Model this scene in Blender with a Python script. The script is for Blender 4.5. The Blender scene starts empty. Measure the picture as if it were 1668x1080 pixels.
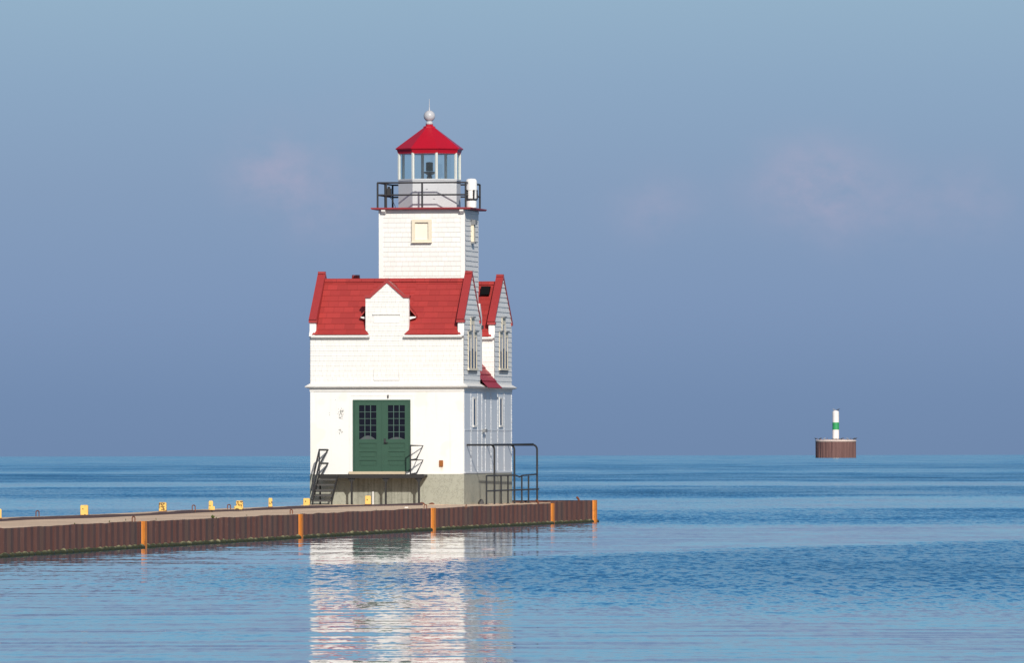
import bpy, bmesh, math, random
from mathutils import Vector, Matrix, noise as mnoise
random.seed(7)
R = math.radians
sc = bpy.context.scene
COL = sc.collection
def lin(r, g, b):
    f = lambda c: (c/255)/12.92 if c/255 <= .04045 else ((c/255+.055)/1.055)**2.4
    return (f(r), f(g), f(b), 1.0)

# ------------------------------------------------------------------ camera
FOC = 16000.0                      # focal length in photo pixels (photo 1668 wide)
H_CAM = 2.51                       # metres above the lake
RE = 7.4e6                         # earth radius with refraction
cam_d = bpy.data.cameras.new('camera'); cam = bpy.data.objects.new('camera', cam_d); COL.objects.link(cam)
cam_d.sensor_width = 36.0; cam_d.lens = 36.0*FOC/1668
cam_d.clip_start = 1.0; cam_d.clip_end = 40000
cam.location = (0, 0, H_CAM)
cam.rotation_mode = 'QUATERNION'
cam.rotation_quaternion = (Matrix.Rotation(R(90)+math.atan(189.5/FOC), 3, 'X') @ Matrix.Rotation(-0.0018, 3, 'Z')).to_quaternion()
sc.camera = cam
# ------------------------------------------------------------------ light
SUN_DIR = Vector((0.225*math.cos(R(30)), -0.974*math.cos(R(30)), math.sin(R(30)))).normalized()
SKY_STRENGTH = 0.085
sd = bpy.data.lights.new('sun', 'SUN'); sun = bpy.data.objects.new('sun', sd); COL.objects.link(sun)
sd.energy = 3.95; sd.angle = R(.5); sd.color = (1, .945, .86)
sun.rotation_mode = 'QUATERNION'; sun.rotation_quaternion = SUN_DIR.to_track_quat('Z', 'Y')
sun.location = (40, -60, 90)
vs = sc.view_settings
vs.view_transform = 'Standard'; vs.look = 'None'; vs.exposure = 0.0; vs.gamma = 1.0; vs.use_curve_mapping = False
sc.cycles.use_denoising = True
sc.cycles.max_bounces = 8; sc.cycles.transparent_max_bounces = 12

w = bpy.data.worlds.new('World'); sc.world = w; w.use_nodes = True
class NT:
    """tiny node helper"""
    def __init__(s, tree): s.t = tree; s.n = tree.nodes; s.l = tree.links
    def new(s, typ, **kw):
        n = s.n.new(typ)
        for k, v in kw.items(): setattr(n, k, v)
        return n
    def put(s, sock, v):
        if hasattr(v, 'is_linked') or isinstance(v, bpy.types.NodeSocket): s.l.new(v, sock)
        else: sock.default_value = v
    def m(s, op, a, b=0.0, c=0.0, clamp=False):
        n = s.new('ShaderNodeMath', operation=op, use_clamp=clamp)
        s.put(n.inputs[0], a); s.put(n.inputs[1], b); s.put(n.inputs[2], c)
        return n.outputs[0]
    def vm(s, op, a, b=(0, 0, 0)):
        n = s.new('ShaderNodeVectorMath', operation=op)
        s.put(n.inputs[0], a); s.put(n.inputs[1], b)
        return n.outputs[0]
    def xyz(s, v):
        n = s.new('ShaderNodeSeparateXYZ'); s.l.new(v, n.inputs[0]); return n.outputs
    def comb(s, x, y, z):
        n = s.new('ShaderNodeCombineXYZ'); s.put(n.inputs[0], x); s.put(n.inputs[1], y); s.put(n.inputs[2], z); return n.outputs[0]
    def noise(s, vec, scale, detail=3, rough=.55, out='Fac'):
        n = s.new('ShaderNodeTexNoise'); s.l.new(vec, n.inputs['Vector'])
        n.inputs['Scale'].default_value = scale; n.inputs['Detail'].default_value = detail; n.inputs['Roughness'].default_value = rough
        return n.outputs[out]
    def smooth(s, v, a, b, lo=0.0, hi=1.0):
        n = s.new('ShaderNodeMapRange', interpolation_type='SMOOTHSTEP'); s.put(n.inputs[0], v)
        s.put(n.inputs[1], a); s.put(n.inputs[2], b); s.put(n.inputs[3], lo); s.put(n.inputs[4], hi)
        return n.outputs[0]
    def mix(s, f, a, b, blend='MIX'):
        n = s.new('ShaderNodeMix', data_type='RGBA', blend_type=blend)
        s.put(n.inputs[0], f); s.put(n.inputs[6], a); s.put(n.inputs[7], b)
        return n.outputs[2]
    def ramp(s, f, stops):
        n = s.new('ShaderNodeValToRGB'); s.put(n.inputs[0], f)
        e = n.color_ramp.elements
        while len(e) < len(stops): e.new(.5)
        for q, (p, c) in zip(e, stops): q.position = p; q.color = c
        return n.outputs[0]

g = NT(w.node_tree); w.node_tree.nodes.clear()
tc = g.new('ShaderNodeTexCoord')
dx, dy, dz = g.xyz(tc.outputs['Generated'])
sky = g.new('ShaderNodeTexSky', sky_type='NISHITA'); sky.sun_disc = False
sky.sun_elevation = R(30); sky.sun_rotation = math.atan2(0.225, -0.974)
sky.air_density = 1.0; sky.dust_density = 2.0; sky.ozone_density = 2.2
bg1 = g.new('ShaderNodeBackground'); g.l.new(sky.outputs[0], bg1.inputs[0]); bg1.inputs[1].default_value = SKY_STRENGTH
# hazy band low over the lake: dusky blue at the horizon, paler above
el = g.m('ARCTAN2', dz, g.m('SQRT', g.m('ADD', g.m('MULTIPLY', dx, dx), g.m('MULTIPLY', dy, dy))))
t = g.m('DIVIDE', el, 0.34, clamp=True)
ST = [(0, (112, 137, 173)), (.005, (115, 140, 176)), (.015, (126, 150, 185)), (.027, (134, 158, 189)), (.037, (140, 167, 195)), (.0456, (147, 176, 200)),
      (.058, (140, 186, 214)), (.075, (134, 186, 217)), (.11, (106, 167, 210)), (.18, (70, 136, 196)), (.28, (46, 104, 172))]
band = g.ramp(t, [(e/.34, lin(*c)) for e, c in ST])
az = g.m('ARCTAN2', dx, dy)
cl = None
cvec = g.comb(g.m('MULTIPLY', az, 60), g.m('MULTIPLY', el, 75), 0.0)
cn = g.smooth(g.noise(cvec, 2.4, 6, .6), .22, .74)
for px, py, sx, sy, a in [(440, 275, 55, 45, .8), (525, 330, 60, 50, .55), (1068, 340, 55, 40, .45), (1325, 295, 75, 50, .9), (1400, 350, 70, 45, .4), (1565, 330, 70, 50, .4), (640, 210, 160, 60, .12)]:
    a0 = (px-834)/FOC; e0 = (729.5-py)/FOC
    qa = g.m('DIVIDE', g.m('SUBTRACT', az, a0), sx*1.25/FOC); qe = g.m('DIVIDE', g.m('SUBTRACT', el, e0), sy*1.25/FOC)
    gs = g.m('MULTIPLY', g.m('EXPONENT', g.m('MULTIPLY', g.m('ADD', g.m('MULTIPLY', qa, qa), g.m('MULTIPLY', qe, qe)), -1.0)), a)
    cl = gs if cl is None else g.m('ADD', cl, gs)
band = g.mix(g.m('MULTIPLY', cl, g.m('MULTIPLY', cn, .66), clamp=True), band, lin(178, 172, 196))
# the low haze is brighter and whiter on the sunward side than behind the lighthouse
hl = g.m('MAXIMUM', g.m('SQRT', g.m('ADD', g.m('MULTIPLY', dx, dx), g.m('MULTIPLY', dy, dy))), .001)
sw_ = g.smooth(g.m('DIVIDE', g.m('ADD', g.m('MULTIPLY', dx, .25), g.m('MULTIPLY', dy, -.97)), hl), -.75, .7)
band = g.mix(g.m('MULTIPLY', sw_, .5), band, (.72, .70, .66, 1))
bg2 = g.new('ShaderNodeBackground'); g.l.new(band, bg2.inputs[0])
ms = g.new('ShaderNodeMixShader'); g.l.new(g.smooth(el, .22, .40), ms.inputs[0]); g.l.new(bg2.outputs[0], ms.inputs[1]); g.l.new(bg1.outputs[0], ms.inputs[2])
wo = g.new('ShaderNodeOutputWorld'); g.l.new(ms.outputs[0], wo.inputs[0])

# ------------------------------------------------------------------ picture measures -> places
def eye(x): return 729.5 - .0018*(x-834)
def ground(x, y, z):               # photo pixel on the level z -> (X, Y)
    Y = (H_CAM-z)*FOC/(y-eye(x)); return ((x-834)/FOC*Y, Y)
TH = R(9); CT, ST = math.cos(TH), math.sin(TH)
DECK = .66
LX, LY = -1.58, 320.0
def U(x, v):                       # lighthouse local u for a photo column at depth v
    k = (x-834)/FOC; return (k*(LY+CT*v)-LX-ST*v)/(CT+ST*k)
def V(x, u):
    k = (x-834)/FOC; return (k*(LY-ST*u)-LX-CT*u)/(ST-CT*k)
def Z(y, u=0, v=0):
    Y = LY-ST*u+CT*v; X = LX+CT*u+ST*v
    return H_CAM-DECK+(eye(834+FOC*X/Y)-y)*Y/FOC
def loc2w(u, v): return (LX+CT*u+ST*v, LY-ST*u+CT*v)

# ------------------------------------------------------------------ materials
MATS = {}
def base_mat(name):
    m = bpy.data.materials.new(name); m.use_nodes = True
    n = NT(m.node_tree); b = m.node_tree.nodes['Principled BSDF']; MATS[name] = m
    return m, n, b
def simple(name, col, rough=.6, metal=0.0, vary=.12, scale=3.0, bump=.0, bscale=40., dark=None, dthr=(.55, .75), dscale=2.0):
    m, n, b = base_mat(name)
    p = n.new('ShaderNodeTexCoord').outputs['Object']
    f = n.noise(p, scale, 5, .6)
    lo = tuple(c*(1-vary) for c in col[:3])+(1,); hi = tuple(min(1, c*(1+vary)) for c in col[:3])+(1,)
    c = n.mix(f, lo, hi)
    if dark: c = n.mix(n.smooth(n.noise(p, dscale, 6, .65), *dthr), c, dark)
    n.l.new(c, b.inputs['Base Color'])
    b.inputs['Roughness'].default_value = rough; b.inputs['Metallic'].default_value = metal
    if bump:
        bn = n.new('ShaderNodeBump'); bn.inputs['Strength'].default_value = 1; bn.inputs['Distance'].default_value = bump
        n.l.new(n.noise(p, bscale, 4, .6), bn.inputs['Height']); n.l.new(bn.outputs[0], b.inputs['Normal'])
    return m
WHITE = (.80, .785, .75, 1)
def shingle_mat(name, axis, col, course, joint=.14, tint=(.72, .70, .66, 1), jdark=.80, vary=.07):
    """painted shingles: random widths, faint joints; courses themselves are real laps"""
    m, n, b = base_mat(name)
    x, y, z = n.xyz(n.new('ShaderNodeTexCoord').outputs['Object'])
    a = x if axis == 'x' else y
    br = n.new('ShaderNodeTexBrick'); n.l.new(n.comb(a, z, 0), br.inputs['Vector'])
    br.inputs['Scale'].default_value = 1; br.inputs['Brick Width'].default_value = joint; br.inputs['Row Height'].default_value = course
    br.inputs['Mortar Size'].default_value = .009; br.inputs['Mortar Smooth'].default_value = .3
    br.offset = .37; br.squash = 1.4; br.squash_frequency = 3
    c1 = tuple(c*(1-vary) for c in col[:3])+(1,)
    br.inputs['Color1'].default_value = col; br.inputs['Color2'].default_value = c1
    br.inputs['Mortar'].default_value = tuple(c*jdark for c in col[:3])+(1,)
    p = n.comb(x, y, z)
    st = n.smooth(n.noise(n.vm('MULTIPLY', p, (3, 3, .5)), 1.3, 5, .6), .50, .72)
    c = n.mix(n.m('MULTIPLY', st, .55), br.outputs[0], tint)
    n.l.new(c, b.inputs['Base Color']); b.inputs['Roughness'].default_value = .55
    return m
shingle_mat('white_shingle_x', 'x', WHITE, .16)
shingle_mat('white_shingle_y', 'y', WHITE, .16, joint=.3)
shingle_mat('tower_shingle_x', 'x', WHITE, .16, joint=.2)
shingle_mat('red_shingle', 'x', (.40, .041, .036, 1), .185, joint=.33, tint=(.33, .03, .03, 1), jdark=.72, vary=.2)
shingle_mat('red_shingle_y', 'y', (.36, .022, .03, 1), .19, joint=.33, tint=(.30, .02, .02, 1), jdark=.8, vary=.16)
simple('white_trim', WHITE, .5, vary=.05, scale=4)
simple('aged_trim', (.70, .69, .66, 1), .6, vary=.1, scale=5, dark=(.35, .33, .3, 1), dthr=(.62, .8), dscale=6)
simple('cream_trim', (.72, .645, .50, 1), .6, vary=.08, scale=6)
simple('cream_board', (.82, .76, .64, 1), .6, vary=.05)
simple('grey_board', (.45, .46, .48, 1), .6)
simple('red_paint', (.33, .036, .036, 1), .45, vary=.12, scale=5)
simple('gallery_red', (.30, .03, .04, 1), .6, vary=.25, scale=6)
simple('dark_metal', (.022, .022, .026, 1), .55, vary=.3, scale=8)
simple('tread_metal', (.065, .062, .06, 1), .7, vary=.4, scale=9)
simple('pipe_metal', (.022, .024, .028, 1), .6, vary=.3, scale=6, dark=(.07, .045, .03, 1), dscale=5)
simple('stair_metal', (.015, .0145, .015, 1), .65, vary=.35, scale=6)
simple('grey_paint', (.56, .58, .60, 1), .5, vary=.08, scale=2.5, dark=(.42, .44, .47, 1), dthr=(.6, .8), dscale=1.6)
simple('green_paint', (.026, .078, .050, 1), .45, vary=.14, scale=3)
simple('hood_grey', (.20, .21, .22, 1), .7)
simple('muntin_paint', (.06, .12, .10, 1), .5)
simple('sill_stone', (.52, .43, .30, 1), .8, vary=.12, scale=8)
simple('black_lens', (.02, .022, .025, 1), .3)
simple('lantern_red', (.42, .006, .02, 1), .35, vary=.10, scale=3)
simple('lens_glass', (.03, .06, .05, 1), .15)
simple('ball_paint', (.47, .475, .50, 1), .4)
simple('plastic_white', (.84, .83, .80, 1), .4, vary=.03)
simple('vent_black', (.006, .006, .007, 1), .8).node_tree.nodes['Principled BSDF'].inputs['Specular IOR Level'].default_value = .08
simple('rust', (.16, .055, .03, 1), .85, vary=.45, scale=14)
simple('rust_dark', (.11, .055, .012, 1), .85, vary=.4, scale=30)
simple('rust_box', (.30, .10, .02, 1), .8, vary=.5, scale=10, dark=(.12, .03, .01, 1), dscale=9)
simple('rock', (.09, .085, .085, 1), .9, vary=.3, scale=8, bump=.02, bscale=14)
simple('weed_leaf', (.085, .12, .025, 1), .7, vary=.4, scale=12)
simple('litter', (.8, .8, .78, 1), .6)
simple('kerb_steel', (.085, .055, .06, 1), .8, vary=.3, scale=2.5)
simple('bird_dark', (.045, .045, .05, 1), .7)
simple('bird_grey', (.30, .30, .31, 1), .7)
simple('interior_dark', (.02, .022, .025, 1), .9)
simple('frame_paint', (.60, .62, .58, 1), .5, vary=.15, scale=4)
simple('grey_arc', (.065, .08, .085, 1), .7)
simple('seam_grey', (.22, .23, .25, 1), .6)
simple('seam_white', (.66, .68, .70, 1), .5, vary=.2, scale=20)

def lower_wall_mat():
    m, n, b = base_mat('lower_white')
    p = n.new('ShaderNodeTexCoord').outputs['Object']; x, y, z = n.xyz(p)
    base = n.mix(n.noise(p, 2.2, 5, .6), (.76, .745, .71, 1), (.82, .805, .775, 1))
    # cream touch-up patches
    base = n.mix(n.m('MULTIPLY', n.smooth(n.noise(p, 1.1, 2, .4), .57, .63), .35), base, (.78, .72, .59, 1))
    st = n.smooth(n.noise(n.vm('MULTIPLY', p, (6, 6, .35)), 1.0, 5, .65), .56, .74)
    base = n.mix(n.m('MULTIPLY', st, .45), base, (.62, .59, .53, 1))
    base = n.mix(n.m('MULTIPLY', n.smooth(n.noise(p, 21, 3, .6), .735, .75), .8), base, (.34, .30, .24, 1))
    # peeled paint left of the door: two blotches plus scattered chips
    nz = n.noise(n.vm('MULTIPLY', p, (1.3, 1, .7)), 19, 4, .7)
    tot = None
    for cx, cz, sx, sz, a in [(-4.06, 2.98, .13, .27, .235), (-4.08, 2.40, .12, .17, .215), (-4.45, 2.97, .07, .09, .18), (-4.2, 3.45, .3, .1, .12), (-4.3, 1.7, .5, .25, .09), (-.5, 1.5, .5, .2, .06)]:
        e = n.m('ADD', n.m('POWER', n.m('DIVIDE', n.m('SUBTRACT', x, cx), sx), 2.0), n.m('POWER', n.m('DIVIDE', n.m('SUBTRACT', z, cz), sz), 2.0))
        q = n.m('MULTIPLY', n.m('EXPONENT', n.m('MULTIPLY', n.m('MULTIPLY', e, e), -1.0)), a)
        tot = q if tot is None else n.m('MAXIMUM', tot, q)
    chip = n.smooth(n.m('ADD', nz, tot), .735, .755)
    base = n.mix(chip, base, (.22, .23, .21, 1))
    # rust run under the small meter box
    ex = n.m('POWER', n.m('DIVIDE', n.m('SUBTRACT', x, -.73), .05), 2.0)
    rz = n.smooth(z, 1.0, 1.36)
    rr = n.m('MULTIPLY', n.m('EXPONENT', n.m('MULTIPLY', ex, -1.0)), n.m('MULTIPLY', rz, n.m('LESS_THAN', z, 1.4)))
    base = n.mix(n.m('MULTIPLY', rr, .8), base, (.50, .22, .06, 1))
    n.l.new(base, b.inputs['Base Color']); b.inputs['Roughness'].default_value = .55
    bn = n.new('ShaderNodeBump'); bn.inputs['Distance'].default_value = .004
    n.l.new(n.noise(p, 6, 4, .6), bn.inputs['Height']); n.l.new(bn.outputs[0], b.inputs['Normal'])
lower_wall_mat()
def metal_panel_mat():
    m, n, b = base_mat('metal_panel')
    p = n.new('ShaderNodeTexCoord').outputs['Object']; x, y, z = n.xyz(p)
    c = n.mix(n.noise(n.vm('MULTIPLY', p, (1, 1, .35)), 2.0, 5, .6), (.54, .57, .61, 1), (.68, .71, .74, 1))
    chip = n.smooth(n.noise(p, 9, 6, .75), .66, .70)
    c = n.mix(chip, c, (.72, .73, .74, 1))
    n.l.new(c, b.inputs['Base Color']); b.inputs['Roughness'].default_value = .45
metal_panel_mat()
def foundation_mat():
    m, n, b = base_mat('foundation_concrete')
    p = n.new('ShaderNodeTexCoord').outputs['Object']; x, y, z = n.xyz(p)
    c = n.mix(n.noise(p, 1.3, 6, .65), (.30, .305, .25, 1), (.40, .40, .33, 1))
    st = n.smooth(n.noise(n.vm('MULTIPLY', p, (7, 7, .35)), 1.0, 5, .7), .55, .75)
    c = n.mix(n.m('MULTIPLY', st, .45), c, (.20, .20, .16, 1))
    # grime washed down below the porch door; its colour also paints the porch shade darker
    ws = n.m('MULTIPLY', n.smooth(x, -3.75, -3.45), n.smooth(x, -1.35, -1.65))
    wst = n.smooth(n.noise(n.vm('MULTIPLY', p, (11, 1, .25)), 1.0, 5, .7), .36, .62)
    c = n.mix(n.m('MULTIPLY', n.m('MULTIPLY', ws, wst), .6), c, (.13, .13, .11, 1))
    cr = n.noise(p, 2.4, 8, .75)
    ck = n.m('LESS_THAN', n.m('ABSOLUTE', n.m('SUBTRACT', cr, .5)), .006)
    c = n.mix(n.m('MULTIPLY', ck, .7), c, (.10, .10, .08, 1))
    n.l.new(c, b.inputs['Base Color']); b.inputs['Roughness'].default_value = .9
    bn = n.new('ShaderNodeBump'); bn.inputs['Distance'].default_value = .012
    n.l.new(n.noise(p, 9, 6, .7), bn.inputs['Height']); n.l.new(bn.outputs[0], b.inputs['Normal'])
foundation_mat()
def deck_mat():
    m, n, b = base_mat('deck_concrete')
    p = n.new('ShaderNodeTexCoord').outputs['Object']
    c = n.mix(n.smooth(n.noise(n.vm('MULTIPLY', p, (1, .35, 1)), .55, 6, .7), .32, .68), (.54, .385, .26, 1), (.72, .53, .365, 1))
    c = n.mix(n.m('MULTIPLY', n.smooth(n.noise(p, 3.0, 6, .7), .5, .75), .5), c, (.44, .33, .24, 1))
    n.l.new(c, b.inputs['Base Color']); b.inputs['Roughness'].default_value = .9
    bn = n.new('ShaderNodeBump'); bn.inputs['Distance'].default_value = .02
    n.l.new(n.noise(p, 5, 6, .7), bn.inputs['Height']); n.l.new(bn.outputs[0], b.inputs['Normal'])
deck_mat()
def pile_mat():
    m, n, b = base_mat('pile_steel')
    p = n.new('ShaderNodeTexCoord').outputs['Object']; x, y, z = n.xyz(p)
    q = n.comb(n.m('MULTIPLY', x, 2.2), n.m('MULTIPLY', y, 2.2), n.m('MULTIPLY', z, .35))
    c = n.mix(n.noise(q, 1.0, 5, .65), (.052, .019, .017, 1), (.205, .095, .070, 1))
    c = n.mix(n.m('MULTIPLY', n.smooth(n.noise(n.comb(n.m('MULTIPLY', x, 7.0), n.m('MULTIPLY', y, 7.0), n.m('MULTIPLY', z, .5)), 1.0, 4, .6), .5, .7), .55), c, (.135, .040, .022, 1))
    c = n.mix(n.m('MULTIPLY', n.smooth(n.noise(p, 5, 6, .7), .55, .75), .5), c, (.22, .14, .11, 1))
    c = n.mix(n.m('MULTIPLY', n.smooth(n.noise(q, .45, 2, .5), .50, .62), .55), c, (.085, .062, .05, 1))
    pale = n.smooth(n.noise(p, 2.3, 6, .8), .73, .78)
    c = n.mix(n.m('MULTIPLY', pale, .6), c, (.45, .36, .32, 1))
    n.l.new(c, b.inputs['Base Color']); b.inputs['Roughness'].default_value = .8
pile_mat()
def algae_mat():
    m, n, b = base_mat('algae')
    p = n.new('ShaderNodeTexCoord').outputs['Object']; x, y, z = n.xyz(p)
    f = n.m('ADD', n.m('MULTIPLY', n.m('SUBTRACT', z, .02), 7.0), n.m('MULTIPLY', n.m('SUBTRACT', n.noise(p, 4.5, 5, .7), .5), 1.5))
    c = n.mix(n.smooth(f, .25, .95), (.028, .032, .012, 1), (.40, .36, .20, 1))
    n.l.new(c, b.inputs['Base Color']); b.inputs['Roughness'].default_value = .7
algae_mat()
def orange_mat():
    m, n, b = base_mat('orange_paint')
    p = n.new('ShaderNodeTexCoord').outputs['Object']
    c = n.mix(n.noise(p, 1.3, 5, .6), (.55, .15, .014, 1), (.80, .28, .03, 1))
    c = n.mix(n.smooth(n.noise(p, 6, 6, .75), .55, .66), c, (.24, .075, .02, 1))
    n.l.new(c, b.inputs['Base Color']); b.inputs['Roughness'].default_value = .6
orange_mat()
def yellow_mat(name, amount):
    m, n, b = base_mat(name)
    p = n.new('ShaderNodeTexCoord').outputs['Object']
    rnd = n.new('ShaderNodeObjectInfo').outputs['Random']
    q = n.vm('ADD', p, n.comb(n.m('MULTIPLY', rnd, 17.0), n.m('MULTIPLY', rnd, 5.0), 0.0))
    c = n.mix(n.noise(q, 6, 4, .6), (.72, .42, .085, 1), (.82, .55, .16, 1))
    c = n.mix(n.smooth(n.noise(q, 8, 4, .6), .66-amount, .69-amount), c, (.14, .075, .015, 1))
    n.l.new(c, b.inputs['Base Color']); b.inputs['Roughness'].default_value = .6
yellow_mat('yellow_paint', .025); yellow_mat('yellow_rusty', .15)
def beacon_mats():
    m, n, b = base_mat('beacon_steel')
    p = n.new('ShaderNodeTexCoord').outputs['Object']; x, y, z = n.xyz(p)
    q = n.comb(x, y, n.m('MULTIPLY', z, .12))
    c = n.mix(n.noise(q, .75, 5, .65), (.070, .030, .032, 1), (.235, .125, .105, 1))
    n.l.new(c, b.inputs['Base Color']); b.inputs['Roughness'].default_value = .85
    simple('beacon_cap', (.62, .50, .44, 1), .9, vary=.12, scale=.4)
    simple('beacon_white', (.82, .76, .72, 1), .6, vary=.06, scale=.6)
    simple('beacon_green', (.03, .30, .10, 1), .5, vary=.08, scale=.6)
beacon_mats()
def glass_mat(name, tint, gloss=.12):
    m, n, b = base_mat(name); m.node_tree.nodes.remove(b)
    tr = n.new('ShaderNodeBsdfTransparent'); tr.inputs[0].default_value = tint
    gl = n.new('ShaderNodeBsdfGlossy'); gl.inputs[0].default_value = (.9, .95, 1, 1); gl.inputs['Roughness'].default_value = .02
    mx = n.new('ShaderNodeMixShader'); mx.inputs[0].default_value = gloss
    n.l.new(tr.outputs[0], mx.inputs[1]); n.l.new(gl.outputs[0], mx.inputs[2])
    n.l.new(mx.outputs[0], m.node_tree.nodes['Material Output'].inputs[0])
glass_mat('lantern_glass', (.86, .95, .95, 1), .10)
def dark_glass():
    m, n, b = base_mat('dark_glass')
    p = n.new('ShaderNodeTexCoord').outputs['Object']
    n.l.new(n.mix(n.noise(p, 6, 3), (.003, .004, .010, 1), (.012, .014, .024, 1)), b.inputs['Base Color'])
    b.inputs['Roughness'].default_value = .10; b.inputs['Specular IOR Level'].default_value = .14
dark_glass()

# ------------------------------------------------------------------ mesh helpers
class MB:
    def __init__(s): s.v = []; s.f = []
    def add(s, vs, fs):
        o = len(s.v); s.v += [tuple(p) for p in vs]; s.f += [tuple(i+o for i in f) for f in fs]; return s
    def box(s, x0, x1, y0, y1, z0, z1):
        return s.add([(x0, y0, z0), (x1, y0, z0), (x1, y1, z0), (x0, y1, z0), (x0, y0, z1), (x1, y0, z1), (x1, y1, z1), (x0, y1, z1)],
                     [(3, 2, 1, 0), (4, 5, 6, 7), (0, 1, 5, 4), (1, 2, 6, 5), (2, 3, 7, 6), (3, 0, 4, 7)])
    def prism(s, poly, depth):      # poly: 3-D points, extruded by the vector depth
        n = len(poly); d = Vector(depth); a = [Vector(p) for p in poly]; b = [p+d for p in a]
        nor = Vector((0, 0, 0))
        for i in range(n): nor += a[i].cross(a[(i+1) % n])
        if nor.dot(d) > 0: a.reverse(); b.reverse()
        return s.add(a+b, [tuple(range(n)), tuple(range(2*n-1, n-1, -1))]+[(i, n+i, n+(i+1) % n, (i+1) % n) for i in range(n)])
    def tube(s, pts, r, seg=8):
        pts = [Vector(p) for p in pts]; rings = []
        rr = r if isinstance(r, (list, tuple)) else [r]*len(pts)
        ref = None
        for i, p in enumerate(pts):
            if i == 0: d = pts[1]-p
            elif i == len(pts)-1: d = p-pts[i-1]
            else: d = (pts[i+1]-p).normalized()+(p-pts[i-1]).normalized()
            d.normalize()
            if ref is None or abs(d.dot(ref)) > .95: ref = Vector((0, 0, 1)) if abs(d.z) < .9 else Vector((1, 0, 0))
            a = d.cross(ref).normalized(); b = d.cross(a).normalized()
            rings.append([p+(a*math.cos(2*math.pi*k/seg)+b*math.sin(2*math.pi*k/seg))*rr[i] for k in range(seg)])
        vs = [q for ring in rings for q in ring]; fs = []
        for i in range(len(pts)-1):
            for k in range(seg):
                fs.append((i*seg+k, (i+1)*seg+k, (i+1)*seg+(k+1) % seg, i*seg+(k+1) % seg))
        fs.append(tuple(range(seg))); fs.append(tuple(range(len(vs)-1, len(vs)-seg-1, -1)))
        return s.add(vs, fs)
    def lathe(s, prof, cx, cy, seg=24, a0=0.0):
        vs = []; fs = []
        for r, z in prof:
            for k in range(seg):
                a = a0+2*math.pi*k/seg; vs.append((cx+r*math.cos(a), cy+r*math.sin(a), z))
        for i in range(len(prof)-1):
            for k in range(seg):
                fs.append((i*seg+k, i*seg+(k+1) % seg, (i+1)*seg+(k+1) % seg, (i+1)*seg+k))
        fs.append(tuple(range(seg-1, -1, -1))); n = len(prof)-1; fs.append(tuple(n*seg+k for k in range(seg)))
        return s.add(vs, fs)
    def lap(s, poly, org, ea, eb, en, course, proud, b0=None):
        """overlapping courses of boards or shingles filling the convex/concave outline poly (a, b)"""
        org, ea, eb, en = Vector(org), Vector(ea), Vector(eb), Vector(en)
        lo = min(p[1] for p in poly); hi = max(p[1] for p in poly)
        b = lo if b0 is None else b0
        while b < hi-1e-4:
            c = clip(clip(poly, b, 1), b+course, -1)
            if len(c) >= 3:
                pts = []
                for (pa, pb) in c:
                    off = proud*(1-(pb-b)/course)+.001
                    pts.append(org+ea*pa+eb*pb+en*off)
                s.add(pts, [tuple(range(len(pts)))])
                bot = [p for p in c if abs(p[1]-max(b, lo)) < 1e-5]
                if len(bot) >= 2 and proud > 0:
                    a0 = min(p[0] for p in bot); a1 = max(p[0] for p in bot); bb = max(b, lo)
                    q = [org+ea*a0+eb*bb+en*(proud+.001), org+ea*a1+eb*bb+en*(proud+.001), org+ea*a1+eb*bb, org+ea*a0+eb*bb]
                    s.add(q, [(0, 1, 2, 3)])
            b += course
        return s
    def build(s, name, mat, parent=None, smooth=False, bevel=0):
        me = bpy.data.meshes.new(name); me.from_pydata(s.v, [], s.f); me.validate()
        o = bpy.data.objects.new(name, me); COL.objects.link(o); o.parent = parent
        me.materials.append(MATS[mat])
        if smooth: me.polygons.foreach_set('use_smooth', [True]*len(me.polygons))
        if bevel:
            bv = o.modifiers.new('bevel', 'BEVEL'); bv.width = bevel; bv.segments = 2; bv.limit_method = 'ANGLE'
        return o
def clip(poly, b, sgn):
    out = []
    for i, p in enumerate(poly):
        q = poly[(i+1) % len(poly)]
        ip = (p[1]-b)*sgn >= -1e-9; iq = (q[1]-b)*sgn >= -1e-9
        if ip: out.append(p)
        if ip != iq:
            t_ = (b-p[1])/(q[1]-p[1]); out.append((p[0]+(q[0]-p[0])*t_, b))
    return out
def tag(o, label, cat, group=None, kind=None):
    o['label'] = label; o['category'] = cat
    if group: o['group'] = group
    if kind: o['kind'] = kind
    return o
def empty(name, loc, rz=0.0):
    o = bpy.data.objects.new(name, None); COL.objects.link(o); o.location = loc; o.rotation_euler = (0, 0, rz); o.empty_display_size = .2
    return o
def copy_tree(o, parent=None):
    c = o.copy(); COL.objects.link(c); c.parent = parent
    for ch in list(o.children): copy_tree(ch, c)
    return c

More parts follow.
